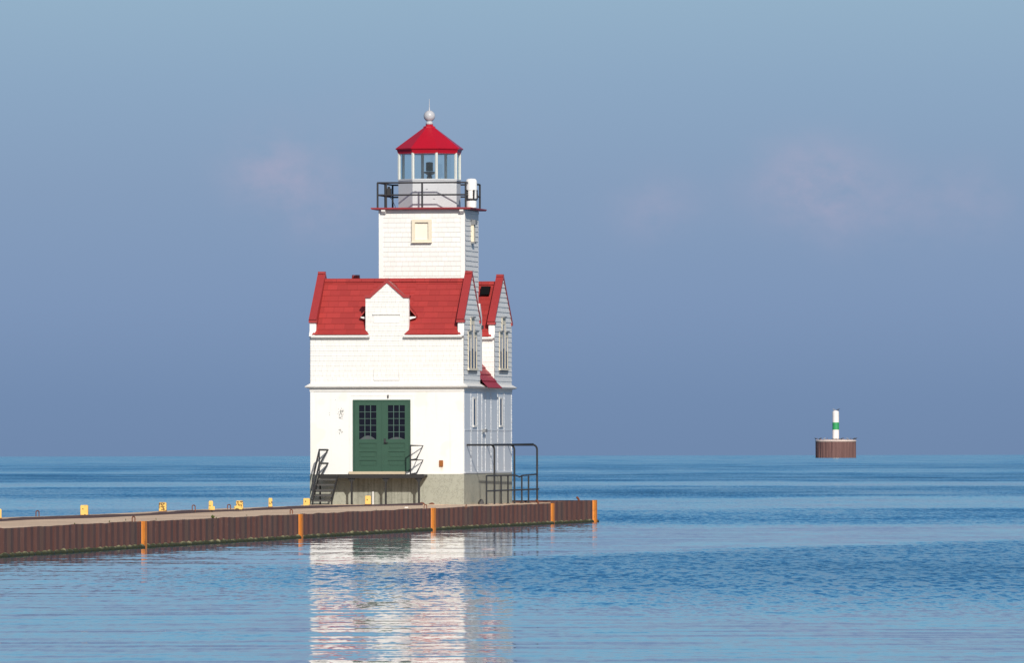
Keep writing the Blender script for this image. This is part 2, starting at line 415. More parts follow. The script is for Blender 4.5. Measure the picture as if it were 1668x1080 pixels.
# ------------------------------------------------------------------ lake
def water_mat():
    m, n, b = base_mat('lake_water')
    p = n.new('ShaderNodeNewGeometry').outputs['Position']; x, y, z = n.xyz(p)
    # wind patches: 0 = glassy, 1 = ruffled
    wob = n.m('MULTIPLY', n.m('SUBTRACT', n.noise(n.vm('MULTIPLY', p, (.10, .05, 0)), 1.0, 4, .6), .5), 34.0)
    yw = n.m('ADD', y, wob)
    far = n.m('ADD', 226.0, n.m('MULTIPLY', n.m('MAXIMUM', x, -8.0), 3.0)); near = n.m('SUBTRACT', 166.0, n.m('MULTIPLY', x, 1.2))
    patch = n.m('MULTIPLY', n.smooth(n.m('SUBTRACT', yw, near), -26.0, 30.0), n.smooth(n.m('SUBTRACT', far, yw), -3.0, 9.0))
    patch = n.m('MULTIPLY', patch, n.smooth(x, -10.0, -1.0, .0, 1.0))
    s = n.m('DIVIDE', n.m('ADD', y, n.m('MULTIPLY', n.m('SUBTRACT', n.noise(n.vm('MULTIPLY', p, (.02, .008, 0)), 1.0, 5, .6), .5), 90.0)), 2400.0, clamp=True)
    k = lambda v: (v, v, v, 1)
    bands = n.ramp(s, [(0, k(0)), (.128, k(0)), (.136, k(.55)), (.163, k(.75)), (.171, k(.15)), (.205, k(.22)), (.214, k(.95)), (.262, k(.9)), (.272, k(.2)), (.30, k(.25)),
                       (.312, k(1)), (.40, k(.95)), (.42, k(.5)), (.46, k(.55)), (.5, k(.9)), (.62, k(.75)), (.75, k(.55)), (1, k(.5))])
    pt = n.smooth(n.noise(n.vm('MULTIPLY', p, (.035, .014, 0)), 1.0, 6, .6), .40, .66)
    farmask = n.smooth(y, 255.0, 330.0)
    ruf = n.m('MAXIMUM', n.m('MULTIPLY', patch, n.m('ADD', .56, n.m('MULTIPLY', pt, .40))), n.m('MULTIPLY', bands, n.m('ADD', .6, n.m('MULTIPLY', pt, .4))))
    # a little breeze in the calm parts too
    calm = n.m('MULTIPLY', n.smooth(n.noise(n.vm('MULTIPLY', p, (.16, .07, 0)), 1.0, 5, .65), .55, .78), .16)
    ruf = n.m('MAXIMUM', ruf, n.m('MULTIPLY', calm, 1.0), clamp=True)
    def slopes(scale, detail, ax, ay):
        c = n.noise(n.vm('MULTIPLY', p, (ax, ay, 0)), scale, detail, .6, out='Color')
        return n.vm('SUBTRACT', c, (.5, .5, .5))
    def scaled(v, a):
        q = n.new('ShaderNodeVectorMath', operation='SCALE'); n.l.new(v, q.inputs[0]); n.put(q.inputs['Scale'], a); return q.outputs[0]
    sw = n.vm('ADD', scaled(slopes(1.0, 3, .24, .95), .095), scaled(slopes(1.0, 3, .07, .22), .026))   # long lazy ripples
    md = scaled(slopes(1.0, 4, 1.2, .32), n.m('ADD', .040, n.m('MULTIPLY', ruf, .20)))
    fn = scaled(slopes(1.0, 3, 6.5, .75), n.m('ADD', .045, n.m('MULTIPLY', ruf, .70)))
    lg = scaled(slopes(1.0, 4, .10, .03), n.m('MULTIPLY', ruf, n.m('MULTIPLY', farmask, .45)))
    sm = n.vm('ADD', n.vm('ADD', n.vm('ADD', sw, md), fn), lg)
    sx_, sy_, _ = n.xyz(sm)
    nor = n.vm('NORMALIZE', n.comb(n.m('MULTIPLY', sx_, .6), n.m('ADD', sy_, n.m('ADD', -.0118, n.m('MULTIPLY', ruf, n.m('ADD', -.045, n.m('MULTIPLY', farmask, -.035))))), 1.0))
    n.l.new(nor, b.inputs['Normal'])
    b.inputs['Base Color'].default_value = (.010, .085, .17, 1)
    b.inputs['IOR'].default_value = 1.333
    n.l.new(n.m('ADD', .045, n.m('MULTIPLY', ruf, .14)), b.inputs['Roughness'])
water_mat()
def make_water():
    rings = [0.0]+[4*1.085**i for i in range(95)]
    rings = [r for r in rings if r < 9000]+[9000, 10500, 12000]
    seg = 144; vs = [(0, 0, 0)]; fs = []
    for r in rings[1:]:
        for k in range(seg):
            a = 2*math.pi*k/seg; vs.append((r*math.cos(a), r*math.sin(a), -r*r/(2*RE)))
    for k in range(seg): fs.append((0, 1+k, 1+(k+1) % seg))
    for i in range(len(rings)-2):
        for k in range(seg):
            a = 1+i*seg; c = a+seg
            fs.append((a+k, c+k, c+(k+1) % seg, a+(k+1) % seg))
    mb = MB(); mb.v = vs; mb.f = fs
    o = mb.build('water', 'lake_water', None, smooth=True)
    o['kind'] = 'structure'; o['label'] = 'blue lake with smooth and wind ruffled bands out to the horizon'; o['category'] = 'water'
make_water()

# ------------------------------------------------------------------ pier
edge_px = [(-60, 912.9), (0, 908.5), (232, 893), (488, 877.3), (704, 864.2), (899, 853.8), (972, 850.6)]
EDGE = [ground(x, y, 0) for x, y in edge_px]
kerb_px = [(-60, 852.6), (0, 849.8), (47, 847.2), (148, 844.4), (255, 839.4), (331, 835.2), (420, 831.6), (510, 828.3)]
KERB = [ground(x, y, DECK) for x, y in kerb_px]+[(-4.80, 310.0), (-2.9, 316.2)]
def polylen(pl):
    d = [0]
    for a, b in zip(pl, pl[1:]): d.append(d[-1]+math.dist(a, b))
    return d
def along(pl, d, s):
    s = max(0, min(s, d[-1]-1e-6))
    for i in range(len(pl)-1):
        if s <= d[i+1]:
            t_ = (s-d[i])/(d[i+1]-d[i]); a, b = pl[i], pl[i+1]
            tx, ty = (b[0]-a[0])/(d[i+1]-d[i]), (b[1]-a[1])/(d[i+1]-d[i])
            return (a[0]+(b[0]-a[0])*t_, a[1]+(b[1]-a[1])*t_), (tx, ty), (ty, -tx)     # point, tangent, outward (to the right)
def end_corner():
    (p, t_, n_) = along(EDGE, polylen(EDGE), 1e9); return p
EC = end_corner()
ENDL = (EC[0]-7.9*CT, EC[1]+7.9*ST)
pier = empty('pier', (EDGE[1][0], EDGE[1][1], 0)); PO = Vector((EDGE[1][0], EDGE[1][1], 0))
tag(pier, 'long concrete pier walled with rusty brown steel sheet piles and orange painted stripes', 'pier')
def pl_(p, z): return (p[0]-PO.x, p[1]-PO.y, z)
def extend_back(pl, dist):          # run the pier on behind the left edge of the photo, toward the shore
    a, b = pl[0], pl[1]; L = math.dist(a, b); return [(a[0]-(b[0]-a[0])/L*dist, a[1]-(b[1]-a[1])/L*dist)]+pl
EDGE2 = extend_back(EDGE, 30); KERB2 = extend_back(KERB, 30)
FARW = .85
def offset(pl, w_):
    out = []; d = polylen(pl)
    for i, p in enumerate(pl):
        (_, _, n_) = along(pl, d, d[i]+(1e-4 if i == 0 else -1e-4)); out.append((p[0]-n_[0]*w_, p[1]-n_[1]*w_))
    return out
FAR2 = offset(KERB2, FARW)
# walkway slab (reaches under the kerb), built as a strip of quads along the pier
def strip(A, B, z0, z1, mb, n=90):
    da, db = polylen(A), polylen(B)
    pa = [along(A, da, da[-1]*i/n)[0] for i in range(n+1)]; pb = [along(B, db, db[-1]*i/n)[0] for i in range(n+1)]
    vs = []
    for a, b in zip(pa, pb): vs += [pl_(a, z1), pl_(b, z1), pl_(a, z0), pl_(b, z0)]
    fs = []
    for i in range(n):
        o = i*4; q = o+4
        fs += [(o, q, q+1, o+1), (o+2, o+3, q+3, q+2), (o, o+2, q+2, q), (o+1, q+1, q+3, o+3)]
    fs += [(0, 1, 3, 2), (n*4, n*4+2, n*4+3, n*4+1)]
    mb.add(vs, fs)
EDGE_IN = offset(EDGE2, .16)
kerb_under = offset(KERB2, .3)[:-2]+[loc2w(-3.2, -2.2), loc2w(-2.5, 0.5), loc2w(-2.5, 8.0)]
mb = MB(); strip(EDGE_IN, kerb_under, -1.5, DECK, mb)
mb.build('deck', 'deck_concrete', pier)
# platform of the lighthouse itself
mb = MB()
foot = [loc2w(-5.05, -1.9), loc2w(-2.6, -2.4), loc2w(-.5, -1.0), loc2w(-.5, 10.6), loc2w(-5.1, 10.6)]
mb.prism([pl_(p, -1.5) for p in foot], (0, 0, 1.5+DECK+.006))
mb.build('lighthouse_pad', 'deck_concrete', pier)
# far raised slab, dark steel kerb face standing proud of the walkway
mb = MB(); strip(offset(KERB2, .06)[:-2]+[(-5.6, 306.5)], FAR2[:-2]+[(-6.3, 307.0)], -1.5, DECK+.062, mb, 70)
mb.build('raised_slab', 'deck_concrete', pier)
mb = MB(); db = polylen(KERB2); n = 120; jit = [random.uniform(-.03, .03) for _ in range(60)]
vs = []; fs = []
for i in range(n+1):
    s = db[-1]*i/n; p, t_, n_ = along(KERB2, db, s); j = jit[int(s/3.7) % 60]*1.2
    zt = DECK+.070+.014*math.sin(s*.31)+jit[int(s/2.9) % 60]*.25
    a = (p[0]+n_[0]*j, p[1]+n_[1]*j); b = (p[0]-n_[0]*.10, p[1]-n_[1]*.10)
    vs += [pl_(a, DECK-.1), pl_(a, zt), pl_(b, zt), pl_(b, DECK-.1)]
for i in range(n):
    o = i*4; q = o+4; fs += [(o, o+1, q+1, q), (o+1, o+2, q+2, q+1), (o+2, o+3, q+3, q+2)]
fs += [(0, 3, 2, 1), (n*4, n*4+1, n*4+2, n*4+3)]
mb.add(vs, fs); mb.build('kerb', 'kerb_steel', pier)
# corrugated sheet pile wall
PER = .92; AMP = .062
def corr(s):                        # trapezoid wave: outward offset at chainage s
    f = (s/PER) % 1.0
    if f < .42: return 0.0
    if f < .52: return -AMP*(f-.42)/.10
    if f < .80: return -AMP
    return -AMP*(1-(f-.80)/.20)
def corr_pts(L): 
    out = []; k = 0
    while k*PER < L:
        for f in (0, .42, .52, .80): out.append(k*PER+f*PER)
        k += 1
    return [s for s in out if s < L]+[L]
dE = polylen(EDGE2); LE = dE[-1]; s899 = dE[-2]
def wall(path, dpath, z0, ztop, mat, name, out=0.0, s_from=0, s_to=1e9, steps=None, thick=.02):
    mb = MB(); S = [s for s in corr_pts(dpath[-1]) if s_from <= s <= s_to]
    vs = []; fs = []
    zs = steps or [z0, None]
    for s in S:
        p, t_, n_ = along(path, dpath, s); o = corr(s)+out
        zt = ztop(s)
        for z in (z0, zt): vs.append(pl_((p[0]+n_[0]*o, p[1]+n_[1]*o), z))
        vs.append(pl_((p[0]+n_[0]*(o-thick), p[1]+n_[1]*(o-thick)), zt))
    for i in range(len(S)-1):
        o = i*3; q = o+3; fs += [(o, q, q+1, o+1), (o+1, q+1, q+2, o+2)]
    mb.add(vs, fs); return mb.build(name, mat, pier)
pile_j = [random.uniform(-.012, .012) for _ in range(400)]
def ztop(s): return (DECK+.012 if s < s899 else DECK+.072)+pile_j[int(s/PER) % 400]
wall(EDGE2, dE, -1.5, ztop, 'pile_steel', 'sheet_pile_wall', thick=.03)
ENDP = [EC, ENDL]; wall(ENDP, polylen(ENDP), -1.5, lambda s: DECK+.07, 'pile_steel', 'end_pile_wall', thick=.03)
# weed line at the waterline: a lumpy skin just outside the steel
def algae_band():
    mb = MB(); vs = []; fs = []; S = []
    s = 25.0
    while s < LE: S.append(s); s += .115
    S.append(LE)
    for i, s in enumerate(S):
        p, t_, n_ = along(EDGE2, dE, s)
        lump = mnoise.noise((s*1.3, 3.1, 0)); l2 = mnoise.noise((s*5.1, 9.1, 0))
        f = ((s/PER) % 1.0)
        bulge = .03+.05*max(0, math.sin((f+.1)*2*math.pi))+.02*l2
        o = corr(s)
        top = .075+.03*lump+.025*l2+.03*math.sin((f+.15)*2*math.pi)
        for (oo, zz) in ((o+.012, top), (o+bulge*.7+.015, top-.03), (o+bulge+.02, .035), (o+bulge+.01, -.05)):
            vs.append(pl_((p[0]+n_[0]*oo, p[1]+n_[1]*oo), zz))
    for i in range(len(S)-1):
        for k in range(3):
            a = i*4+k; fs.append((a, a+1, a+5, a+4))
    mb.add(vs, fs); mb.build('algae_band', 'algae', pier)
algae_band()
# orange painted piles
def s_at_x(px):
    lo, hi = 0, LE
    for _ in range(50):
        mid = (lo+hi)/2; p, _, _ = along(EDGE2, dE, mid)
        if 834+FOC*p[0]/p[1] < px: lo = mid
        else: hi = mid
    return lo
for px, wpx in ((232.5, 9.5), (488, 8), (704.5, 7.5), (898.5, 6.5), (968, 6)):
    s = s_at_x(px); p, t_, n_ = along(EDGE2, dE, s)
    wm = wpx*p[1]/FOC                # lateral size of the painted pile
    mb = MB()
    hw = wm/2-.03
    sec = [(-.06, -.34), (.03, -.30), (.085, -.18), (.09, .16), (.03, .24), (-.06, .26)]
    sc_ = wm/.150
    poly = []
    for (on, ot) in sec:
        poly.append(pl_((p[0]+n_[0]*on*sc_*.9+t_[0]*ot*sc_*.9, p[1]+n_[1]*on*sc_*.9+t_[1]*ot*sc_*.9), -1.0))
    mb.prism(poly, (0, 0, 1.0+ztop(s)+.006))
    mb.build('painted_pile', 'orange_paint', pier)

# ------------------------------------------------------------------ lighthouse
LH = empty('lighthouse', (LX, LY, DECK), -TH)
tag(LH, 'white shingled lighthouse with red gabled roofs, green double door and octagonal red capped lantern', 'lighthouse')
W = -U(505.5, 0)                     # front width
D = V(833, 0)                        # depth
zF = Z(772.5)                        # top of foundation
zC0, zC1 = Z(636.5), Z(625.5)        # cornice
def B(name, mat, parent=LH, **kw):
    return lambda mb: mb.build(name, mat, parent, **kw)
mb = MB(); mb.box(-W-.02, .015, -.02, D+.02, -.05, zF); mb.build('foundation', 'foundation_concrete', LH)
mb = MB(); mb.box(-W, 0, 0, D, zF, zC0+.02)
# corner board and panel seam strips on the front
mb.box(-W-.004, -W+.10, -.008, .05, zF+.01, zC0); mb.box(-.11, .004, -.008, .05, zF+.01, zC0)
mb.build('lower_wall', 'lower_white', LH)
mb = MB()
for (u0, u1, z0, z1) in ((U(570, 0), U(570, 0)+.02, zF+.02, Z(644)), (U(570, 0), U(678, 0), Z(644), Z(644)+.02), (U(672, 0)-.01, U(672, 0)+.01, zF+.02, Z(644))):
    mb.box(u0, u1, -.012, .0, z0, z1)
mb.build('door_surround', 'white_trim', LH)
# cornice: sloping weathering on top, drip below; a slightly sagging front edge
mb = MB()
def ring(o, z): return [(-W-o, -o, z), (o, -o, z), (o, D+o, z), (-W-o, D+o, z)]
prof = [(0.0, zC0-.02), (.02, zC0-.02), (.025, zC0+.085), (.10, zC0+.095), (.15, zC0+.12), (.165, zC0+.15), (.02, zC1+.02), (0.0, zC1+.02)]
vs = []; fs = []
for o, z in prof: vs += ring(o, z)
for i in range(len(prof)-1):
    for k in range(4): fs.append((i*4+k, i*4+(k+1) % 4, i*4+4+(k+1) % 4, i*4+4+k))
fs.append((len(prof)*4-4, len(prof)*4-3, len(prof)*4-2, len(prof)*4-1))
mb.add(vs, fs); mb.build('cornice', 'aged_trim', LH)

# metal sheathing on the side
zP0, zP1 = zF+.02, zC0-.02
mb = MB(); mb.box(0.002, .016, .06, D-.04, zP0, zP1); mb.build('metal_panel', 'metal_panel', LH)
mb = MB()
seam_x = [766, 777, 783.7, 789.5, 798.6, 809.5, 820, 832]
for i, px in enumerate(seam_x):
    v = V(px, 0)
    if v > D-.1: v = D-.1
    mb.box(.016, .026, v-.035, v+.035, zP0+.02, zP1-.01)
    z = zP0+.06
    while z < zP1-.1:                 # nail heads along each seam
        mb.box(.026, .040, v-.05+random.uniform(-.02, .02), v+.05, z, z+random.uniform(.02, .045)); z += random.uniform(.07, .13)
mb.box(.017, .030, .08, D-.06, Z(701.5), Z(701.5)+.03); mb.box(.018, .035, .08, D-.06, zP0, zP0+.05)
mb.build('panel_seam', 'seam_white', LH)
for px in (771.8, 814.7):
    v = V(px, 0); fr = MB(); z0, z1 = Z(690, 0, v), Z(650, 0, v)
    fr.box(.014, .034, v-.36, v-.24, z0-.06, z1+.06).box(.014, .034, v+.22, v+.36, z0-.06, z1+.06).box(.014, .034, v-.24, v+.22, z1, z1+.06).box(.014, .06, v-.38, v+.38, z0-.12, z0-.06)
    f = fr.build('side_window', 'aged_trim', LH)
    MB().box(.010, .022, v-.24, v+.22, z0-.06, z1).build('pane', 'dark_glass', f)
v = V(785.5, 0); MB().box(.015, .14, v-.2, v+.2, Z(704.5, 0, v), Z(699, 0, v)).build('junction_box', 'hood_grey', LH, bevel=.01)
MB().box(U(715.3, 0), U(721.5, 0), -.05, .0, Z(760), Z(750)).build('meter_box', 'rust_box', LH, bevel=.006)

# ---- the two gabled wings
zE = Z(545); zK = Z(520.5); zPk = Z(441.5); zR = Z(453.5)
PT = .19                              # parapet thickness
def wing(v0, v1, front):
    vc = (v0+v1)/2; hw = (v1-v0)/2
    def gp(v): return zK+(zPk-.10-zK)*(1-abs(v-vc)/hw)        # top of gable wall under its coping
    gable = [(v0, zC1), (v1, zC1), (v1, zK), (vc, zPk-.10), (v0, zK)]
    # core walls (plain prism, slightly inside the laps)
    mb = MB()
    for (u0, u1) in ((-PT, -.004), (-W+.004, -W+PT)):
        mb.prism([(u0, v, z) for v, z in gable], (u1-u0, 0, 0))
    mb.box(-W+PT, -PT, v0+.004, v0+.12, zC1, zE+.05); mb.box(-W+PT, -PT, v1-.12, v1-.004, zC1, zE+.05)
    core = mb.build('wing_wall', 'white_trim', LH)
    # shingle skins
    mb = MB()
    mb.lap([(-W, zC1), (0, zC1), (0, zE+.02), (-W, zE+.02)], (0, v0, 0), (1, 0, 0), (0, 0, 1), (0, -1, 0), .16, .010, zC1-.03)
    mb.build('shingle_cladding', 'white_shingle_x', core); mb = MB()
    mb.lap([(0, zC1), (W, zC1), (W, zE), (0, zE)], (0, v1, 0), (-1, 0, 0), (0, 0, 1), (0, 1, 0), .16, .016, zC1-.03)
    mb.build('shingle_cladding', 'white_shingle_x', core)
    mb = MB()
    mb.lap(gable, (0, 0, 0), (0, 1, 0), (0, 0, 1), (1, 0, 0), .165, .019, zC1-.03)
    mb.build('gable_cladding', 'white_shingle_y', core); mb = MB()
    mb.lap([(-a, b) for a, b in reversed(gable)], (-W, 0, 0), (0, -1, 0), (0, 0, 1), (-1, 0, 0), .165, .019, zC1-.03)
    mb.build('gable_cladding', 'white_shingle_y', core)
    # front kneeler faces of the parapets
    mb = MB()
    for (ua, ub) in ((-PT+.02, .02), (-W-.02, -W+PT-.02)):
        mb.prism([(ua, v0-.015, zE+.12), (ub, v0-.015, zE+.12), (ub, v0-.015, zK), (ua, v0-.015, zK)], (0, .1, 0))
        mb.prism([(ua, v0-.16, zE-.04), (ua, v0-.02, zE+.13), (ua, v0, zE+.13), (ua, v0, zE-.08)], (ub-ua, 0, 0))
        mb.build('kneeler', 'white_trim', core); mb = MB()
    # roof: laps on both slopes plus a flared eave
    mb = MB(); vE = v0-.13; zB = zE+.17; vB = v0+.06
    sl = Vector((0, vc-vB, zR-zB)); L = sl.length; sl.normalize(); nn = Vector((0, -sl.z, sl.y))
    ua, ub = -W+PT-.02, -PT+.02
    spans = [(ua, ub)] if not front else [(ua, U(595.5, 0)+.01), (U(666, 0)-.01, ub)]
    for (a_, b_) in spans: mb.lap([(a_, 0), (b_, 0), (b_, L), (a_, L)], (0, vB, zB), (1, 0, 0), sl, nn, .262, .012)
    if front: mb.lap([(spans[0][1], .37), (spans[1][0], .37), (spans[1][0], L), (spans[0][1], L)], (0, vB, zB), (1, 0, 0), sl, nn, .262, .012, .37)
    fl = Vector((0, vB-vE, zB-zE)); LF = fl.length; fl.normalize(); nf = Vector((0, -fl.z, fl.y))
    for i_, (a_, b_) in enumerate(spans): mb.lap([(a_-.10-.02*i_, 0), (b_+(.12 if (front and i_ == 0) else .10), 0), (b_, LF), (a_, LF)], (0, vE, zE), (1, 0, 0), fl, nf, LF*1.001, .02)
    vB2 = v1-.06; vE2 = v1+.13
    sl2 = Vector((0, vc-vB2, zR-zB)).normalized(); nn2 = Vector((0, sl2.z, -sl2.y))
    mb.lap([(-ub, 0), (-ua, 0), (-ua, L), (-ub, L)], (0, vB2, zB), (-1, 0, 0), sl2, nn2, .262, .017)
    fl2 = Vector((0, vB2-vE2, zB-zE)).normalized(); nf2 = Vector((0, fl2.z, -fl2.y))
    mb.lap([(-ub, 0), (-ua, 0), (-ua, LF), (-ub, LF)], (0, vE2, zE), (-1, 0, 0), fl2, nf2, LF*1.001, .02)
    mb.prism([(ua, vB+.22, zB+.13), (ua, vc, zR-.04), (ua, vB2-.05, zB-.03), (ua, vB+.22, zB-.03)], (ub-ua, 0, 0))
    # ridge cap of short overlapping pieces
    uu = ua
    while uu < ub-.05:
        e = min(uu+.42, ub); mb.prism([(uu, vc-.13, zR-.075), (uu, vc-.10, zR-.055), (uu, vc, zR+.045), (uu, vc+.10, zR-.055), (uu, vc+.13, zR-.075), (uu, vc, zR+.02)], (e-uu-.006, 0, 0)); uu = e
    roof = mb.build('roof', 'red_shingle', LH)
    # gutters
    def gut(u0, u1, ve, sg):
        m_ = MB(); pr = [(.02, .0), (-.10, .0), (-.115, -.05), (-.085, -.085), (-.03, -.095), (.02, -.095)]
        m_.prism([(u0, ve+sg*a, zE-.012+b) for a, b in pr], (u1-u0, 0, 0)); return m_
    if front:
        gut(-W+.04, U(601.5, -.15), vE+.09, 1).build('gutter', 'aged_trim', roof); gut(U(657, -.15), -.03, vE+.09, 1).build('gutter', 'aged_trim', roof)
    else: gut(-W+.04, -.03, vE+.09, 1).build('gutter', 'aged_trim', roof)
    gut(-W+.3, -.3, vE2-.09, -1).build('gutter', 'aged_trim', roof)
    # copings
    for (ua, ub) in ((-PT-.025, .035), (-W-.035, -W+PT+.025)):
        mb = MB(); th = .085
        for sg in (-1, 1):
            a = Vector((0, vc+sg*(hw+.05), zK-.04)); b_ = Vector((0, vc, zPk-.10))
            d = (b_-a).normalized(); nrm = Vector((0, -d.z, d.y)) if sg < 0 else Vector((0, d.z, -d.y))
            if nrm.z < 0: nrm = -nrm
            t0 = a+nrm*th
            poly = [(ua, a.y, a.z), (ua, vc, b_.z), (ua, vc, zPk+.02), (ua, t0.y, t0.z)]
            mb.prism(poly, (ub-ua, 0, 0))
            ui_ = (ua+.008) if ua > -1 else (ub-.02)
            mb.prism([(ui_, vc+sg*(hw-.1), zB-.05), (ui_, vc, b_.z-.32), (ui_, vc, b_.z+.02), (ui_, vc+sg*(hw-.1), zB+.42)], (.012, 0, 0))
            e0 = vc+sg*(hw+.05); e1 = vc+sg*(hw-.14)
            mb.box(ua-.01, ub+.01, min(e0+sg*.02, e1), max(e0+sg*.02, e1), zK-.09, zK+.01)
        mb.box(ua+.01, ub-.01, vc-.11, vc+.11, zPk-.04, zPk+.035)
        mb.build('coping', 'red_paint', roof)
    # lancet window group in the right gable
    vcw = vc; z0 = Z(600, 0, v0+1.5); z1 = Z(541, 0, v0+1.5); z2 = Z(516, 0, v0+1.5); zb = Z(572, 0, v0+1.5)
    for (ug, sg) in ((0.0, 1),):
        fr = MB()
        for q in (-.84, -.30, .30, .84):
            fr.box(.02, .040, vcw+q-.055, vcw+q+.055, z0, z1 if abs(q) > .5 else z2-.04)
        fr.box(.02, .038, vcw-.245, vcw+.245, z2-.26, z2-.04)
        for q in (-.57, .57): fr.box(.02, .038, vcw+q-.215, vcw+q+.215, z1-.18, z1)
        fr.box(.02, .070, vcw-.95, vcw+.95, z0-.07, z0)
        f = fr.build('gable_window', 'cream_trim', core)
        for q, zt, hw_ in ((-.57, z1-.18, .215), (0, z2-.26, .245), (.57, z1-.18, .215)):
            zq = zb+(.08 if q == 0 else 0)
            MB().box(.012, .026, vcw+q-hw_, vcw+q+hw_, z0, zq).build('window_pane', 'dark_glass', core)
            MB().box(.012, .027, vcw+q-hw_, vcw+q+hw_, zq, zt).build('window_board', 'grey_board', core)
        for q, zz in ((-.57, z1), (.57, z1), (0, z2-.04)):
            MB().box(.02, .10, vcw+q-.28, vcw+q+.28, zz, zz+.05).build('window_hood', 'hood_grey', core)
        MB().box(.02, .035, vcw-.9, vcw+.9, z0-.17, z0-.07).build('window_apron', 'hood_grey', core)
    return roof, core
vA = V(781.5, 0); vB0 = V(805, 0)
roofA, coreA = wing(0.0, vA, True)
roofB, coreB = wing(vB0, D, False)
# roof vent on rear wing
v_ = vB0+1.25; u0_, u1_ = U(782.5, v_), U(796.5, v_)
zv = zE+.17+(zR-zE-.17)*((v_-vB0-.06)/((D-vB0)/2-.06))
mb = MB(); zv0, zv1 = Z(479, -.5, v_), Z(466, -.5, v_)
mb.prism([(u0_, v_-.02, zv0), (u0_, v_+.02, zv0+.05), (u0_, v_+.16, zv1), (u0_, v_+.4, zv1), (u0_, v_+.3, zv0)], (u1_-u0_, 0, 0))
mb.box(u0_-.02, u1_+.02, v_-.05, v_+.05, zv0-.02, zv0+.012)
mb.build('roof_vent', 'vent_black', roofB)
# buttress wall beside the recess
mb = MB(); vb1 = V(785, 0)
mb.prism([(-.24, vA, Z(603)), (-.24, vb1, Z(603)), (-.24, vb1, Z(514)), (-.24, vA+.12, Z(492)), (-.24, vA, Z(492))], (.245, 0, 0))
mb.build('buttress', 'white_trim', coreA)
MB().box(-.1, .05, vb1-.14, vb1+.05, Z(534), Z(528)).build('bracket', 'dark_metal', coreA)
# body between the wings and its lean-to roofs
mb = MB(); mb.box(-W+.55, -.55, vA-.05, vB0+.05, zC1-.02, 5.7); mb.build('middle_wall', 'white_trim', LH)
mb = MB()
for (uo, ui, sg) in ((.25, -.56, 1), (-W-.15, -W+.56, -1)):
    a = Vector((uo, 0, zC1+.005-(.122 if sg > 0 else 0))); b_ = Vector((ui, 0, zC1+.005+.71*1.22)); d = (b_-a); L = d.length; d.normalize(); nn = Vector((d.z, 0, -d.x))*(1 if sg > 0 else -1)
    if nn.z < 0: nn = -nn
    e = (0, 1, 0) if sg > 0 else (0, -1, 0)
    y0, y1 = vA+.0, vB0+.0
    pol = [(y0, 0), (y1, 0), (y1, L), (y0, L)] if sg > 0 else [(-y1, 0), (-y0, 0), (-y0, L), (-y1, L)]
    mb.lap(pol, a, e, d, nn, .29, .03); mb.build('lean_to_roof', 'red_shingle_y', LH); mb = MB()
# ---- front dormer
uL, uR = U(595.5, 0), U(666, 0); uC = (uL+uR)/2
zS = Z(484.5); zA = Z(460)
dw = [(uL+.02, zE-.02), (uL+.14, zE-.02), (uR-.16, zE-.02), (uR-.16, zE), (uR, zE+.16), (uR, zS), (uR-.17, zS), (uC, zA), (uL+.17, zS), (uL, zS), (uL, zE+.16), (uL+.12, zE)]
dw = [(uL+.12, zE-.02), (uR-.18, zE-.02), (uR-.18, zE), (uR, zE+.16), (uR, zS), (uR-.17, zS), (uC, zA), (uL+.17, zS), (uL, zS), (uL, zE+.16), (uL+.12, zE)]
mb = MB(); mb.prism([(u, -.004, z) for u, z in dw], (0, .20, 0)); dorm = mb.build('dormer', 'white_trim', LH)
mb = MB(); mb.lap(dw, (0, -.004, 0), (1, 0, 0), (0, 0, 1), (0, -1, 0), .16, .010, zC1-.03); mb.build('dormer_cladding', 'white_shingle_x', dorm)
mb = MB()
for sg in (-1, 1):
    ue = uC+sg*(uR-uL)/2; us = ue-sg*.17
    d = Vector((uC-us, 0, zA-zS)).normalized(); nr = Vector((-d.z, 0, d.x)); nr = nr if nr.z > 0 else -nr
    t1 = Vector((us, 0, zS))+nr*.085
    mb.prism([(us, -.05, zS), (uC, -.05, zA), (uC, -.05, zA+.085/max(.2, nr.z)), (t1.x, -.05, t1.z)], (0, .27, 0))
    mb.box(min(ue+sg*.03, us), max(ue+sg*.03, us), -.052, .222, zS-.004, zS+.085)
mb.box(uC-.05, uC+.05, -.056, .22, zA+.06, zA+.15)
mb.build('dormer_coping', 'red_paint', dorm)
mb = MB(); zde = Z(516); ue_ = .93
pr = [(uC-ue_, zde), (uC-ue_, zde+.05), (uC, zA+.02), (uC+ue_, zde+.05), (uC+ue_, zde), (uC, zA-.08)]
mb.prism([(u, .196, z) for u, z in pr], (0, 1.35, 0)); mb.build('dormer_roof', 'red_shingle', dorm)
mb = MB()
for sg in (-1, 1): mb.prism([(uC+sg*(ue_-.02), .19, zde-.02), (uC+sg*(ue_-.02), .19, zde+.015), (uC+sg*.66, .19, zde+.015), (uC+sg*.66, .19, zde-.09)], (0, .55, 0)); mb.build('dormer_fascia', 'white_trim', dorm); mb = MB()
mb = MB(); mb.box(uL+.05, uR-.05, .19, .9, zE+.1, zde-.02); mb.build('dormer_cheek', 'white_trim', dorm)
# boarded former window in the facade
ub0, ub1 = U(609, 0), U(650.5, 0)
mb = MB(); mb.box(ub0-.04, ub1+.03, -.055, .0, Z(512.5), Z(510.5)); mb.build('window_head', 'aged_trim', LH)
mb = MB()
mb.box(ub0-.012, ub0+.012, -.026, 0, Z(619), Z(600)); mb.box(ub1-.012, ub1+.012, -.026, 0, Z(619), Z(606)); mb.box(ub0, ub1, -.03, 0, Z(619.3), Z(618))
mb.build('boarded_window', 'aged_trim', LH)
mb = MB(); mb.box(ub0, ub1, -.022, 0, Z(526), Z(513)); mb.build('boarded_window', 'white_trim', LH)

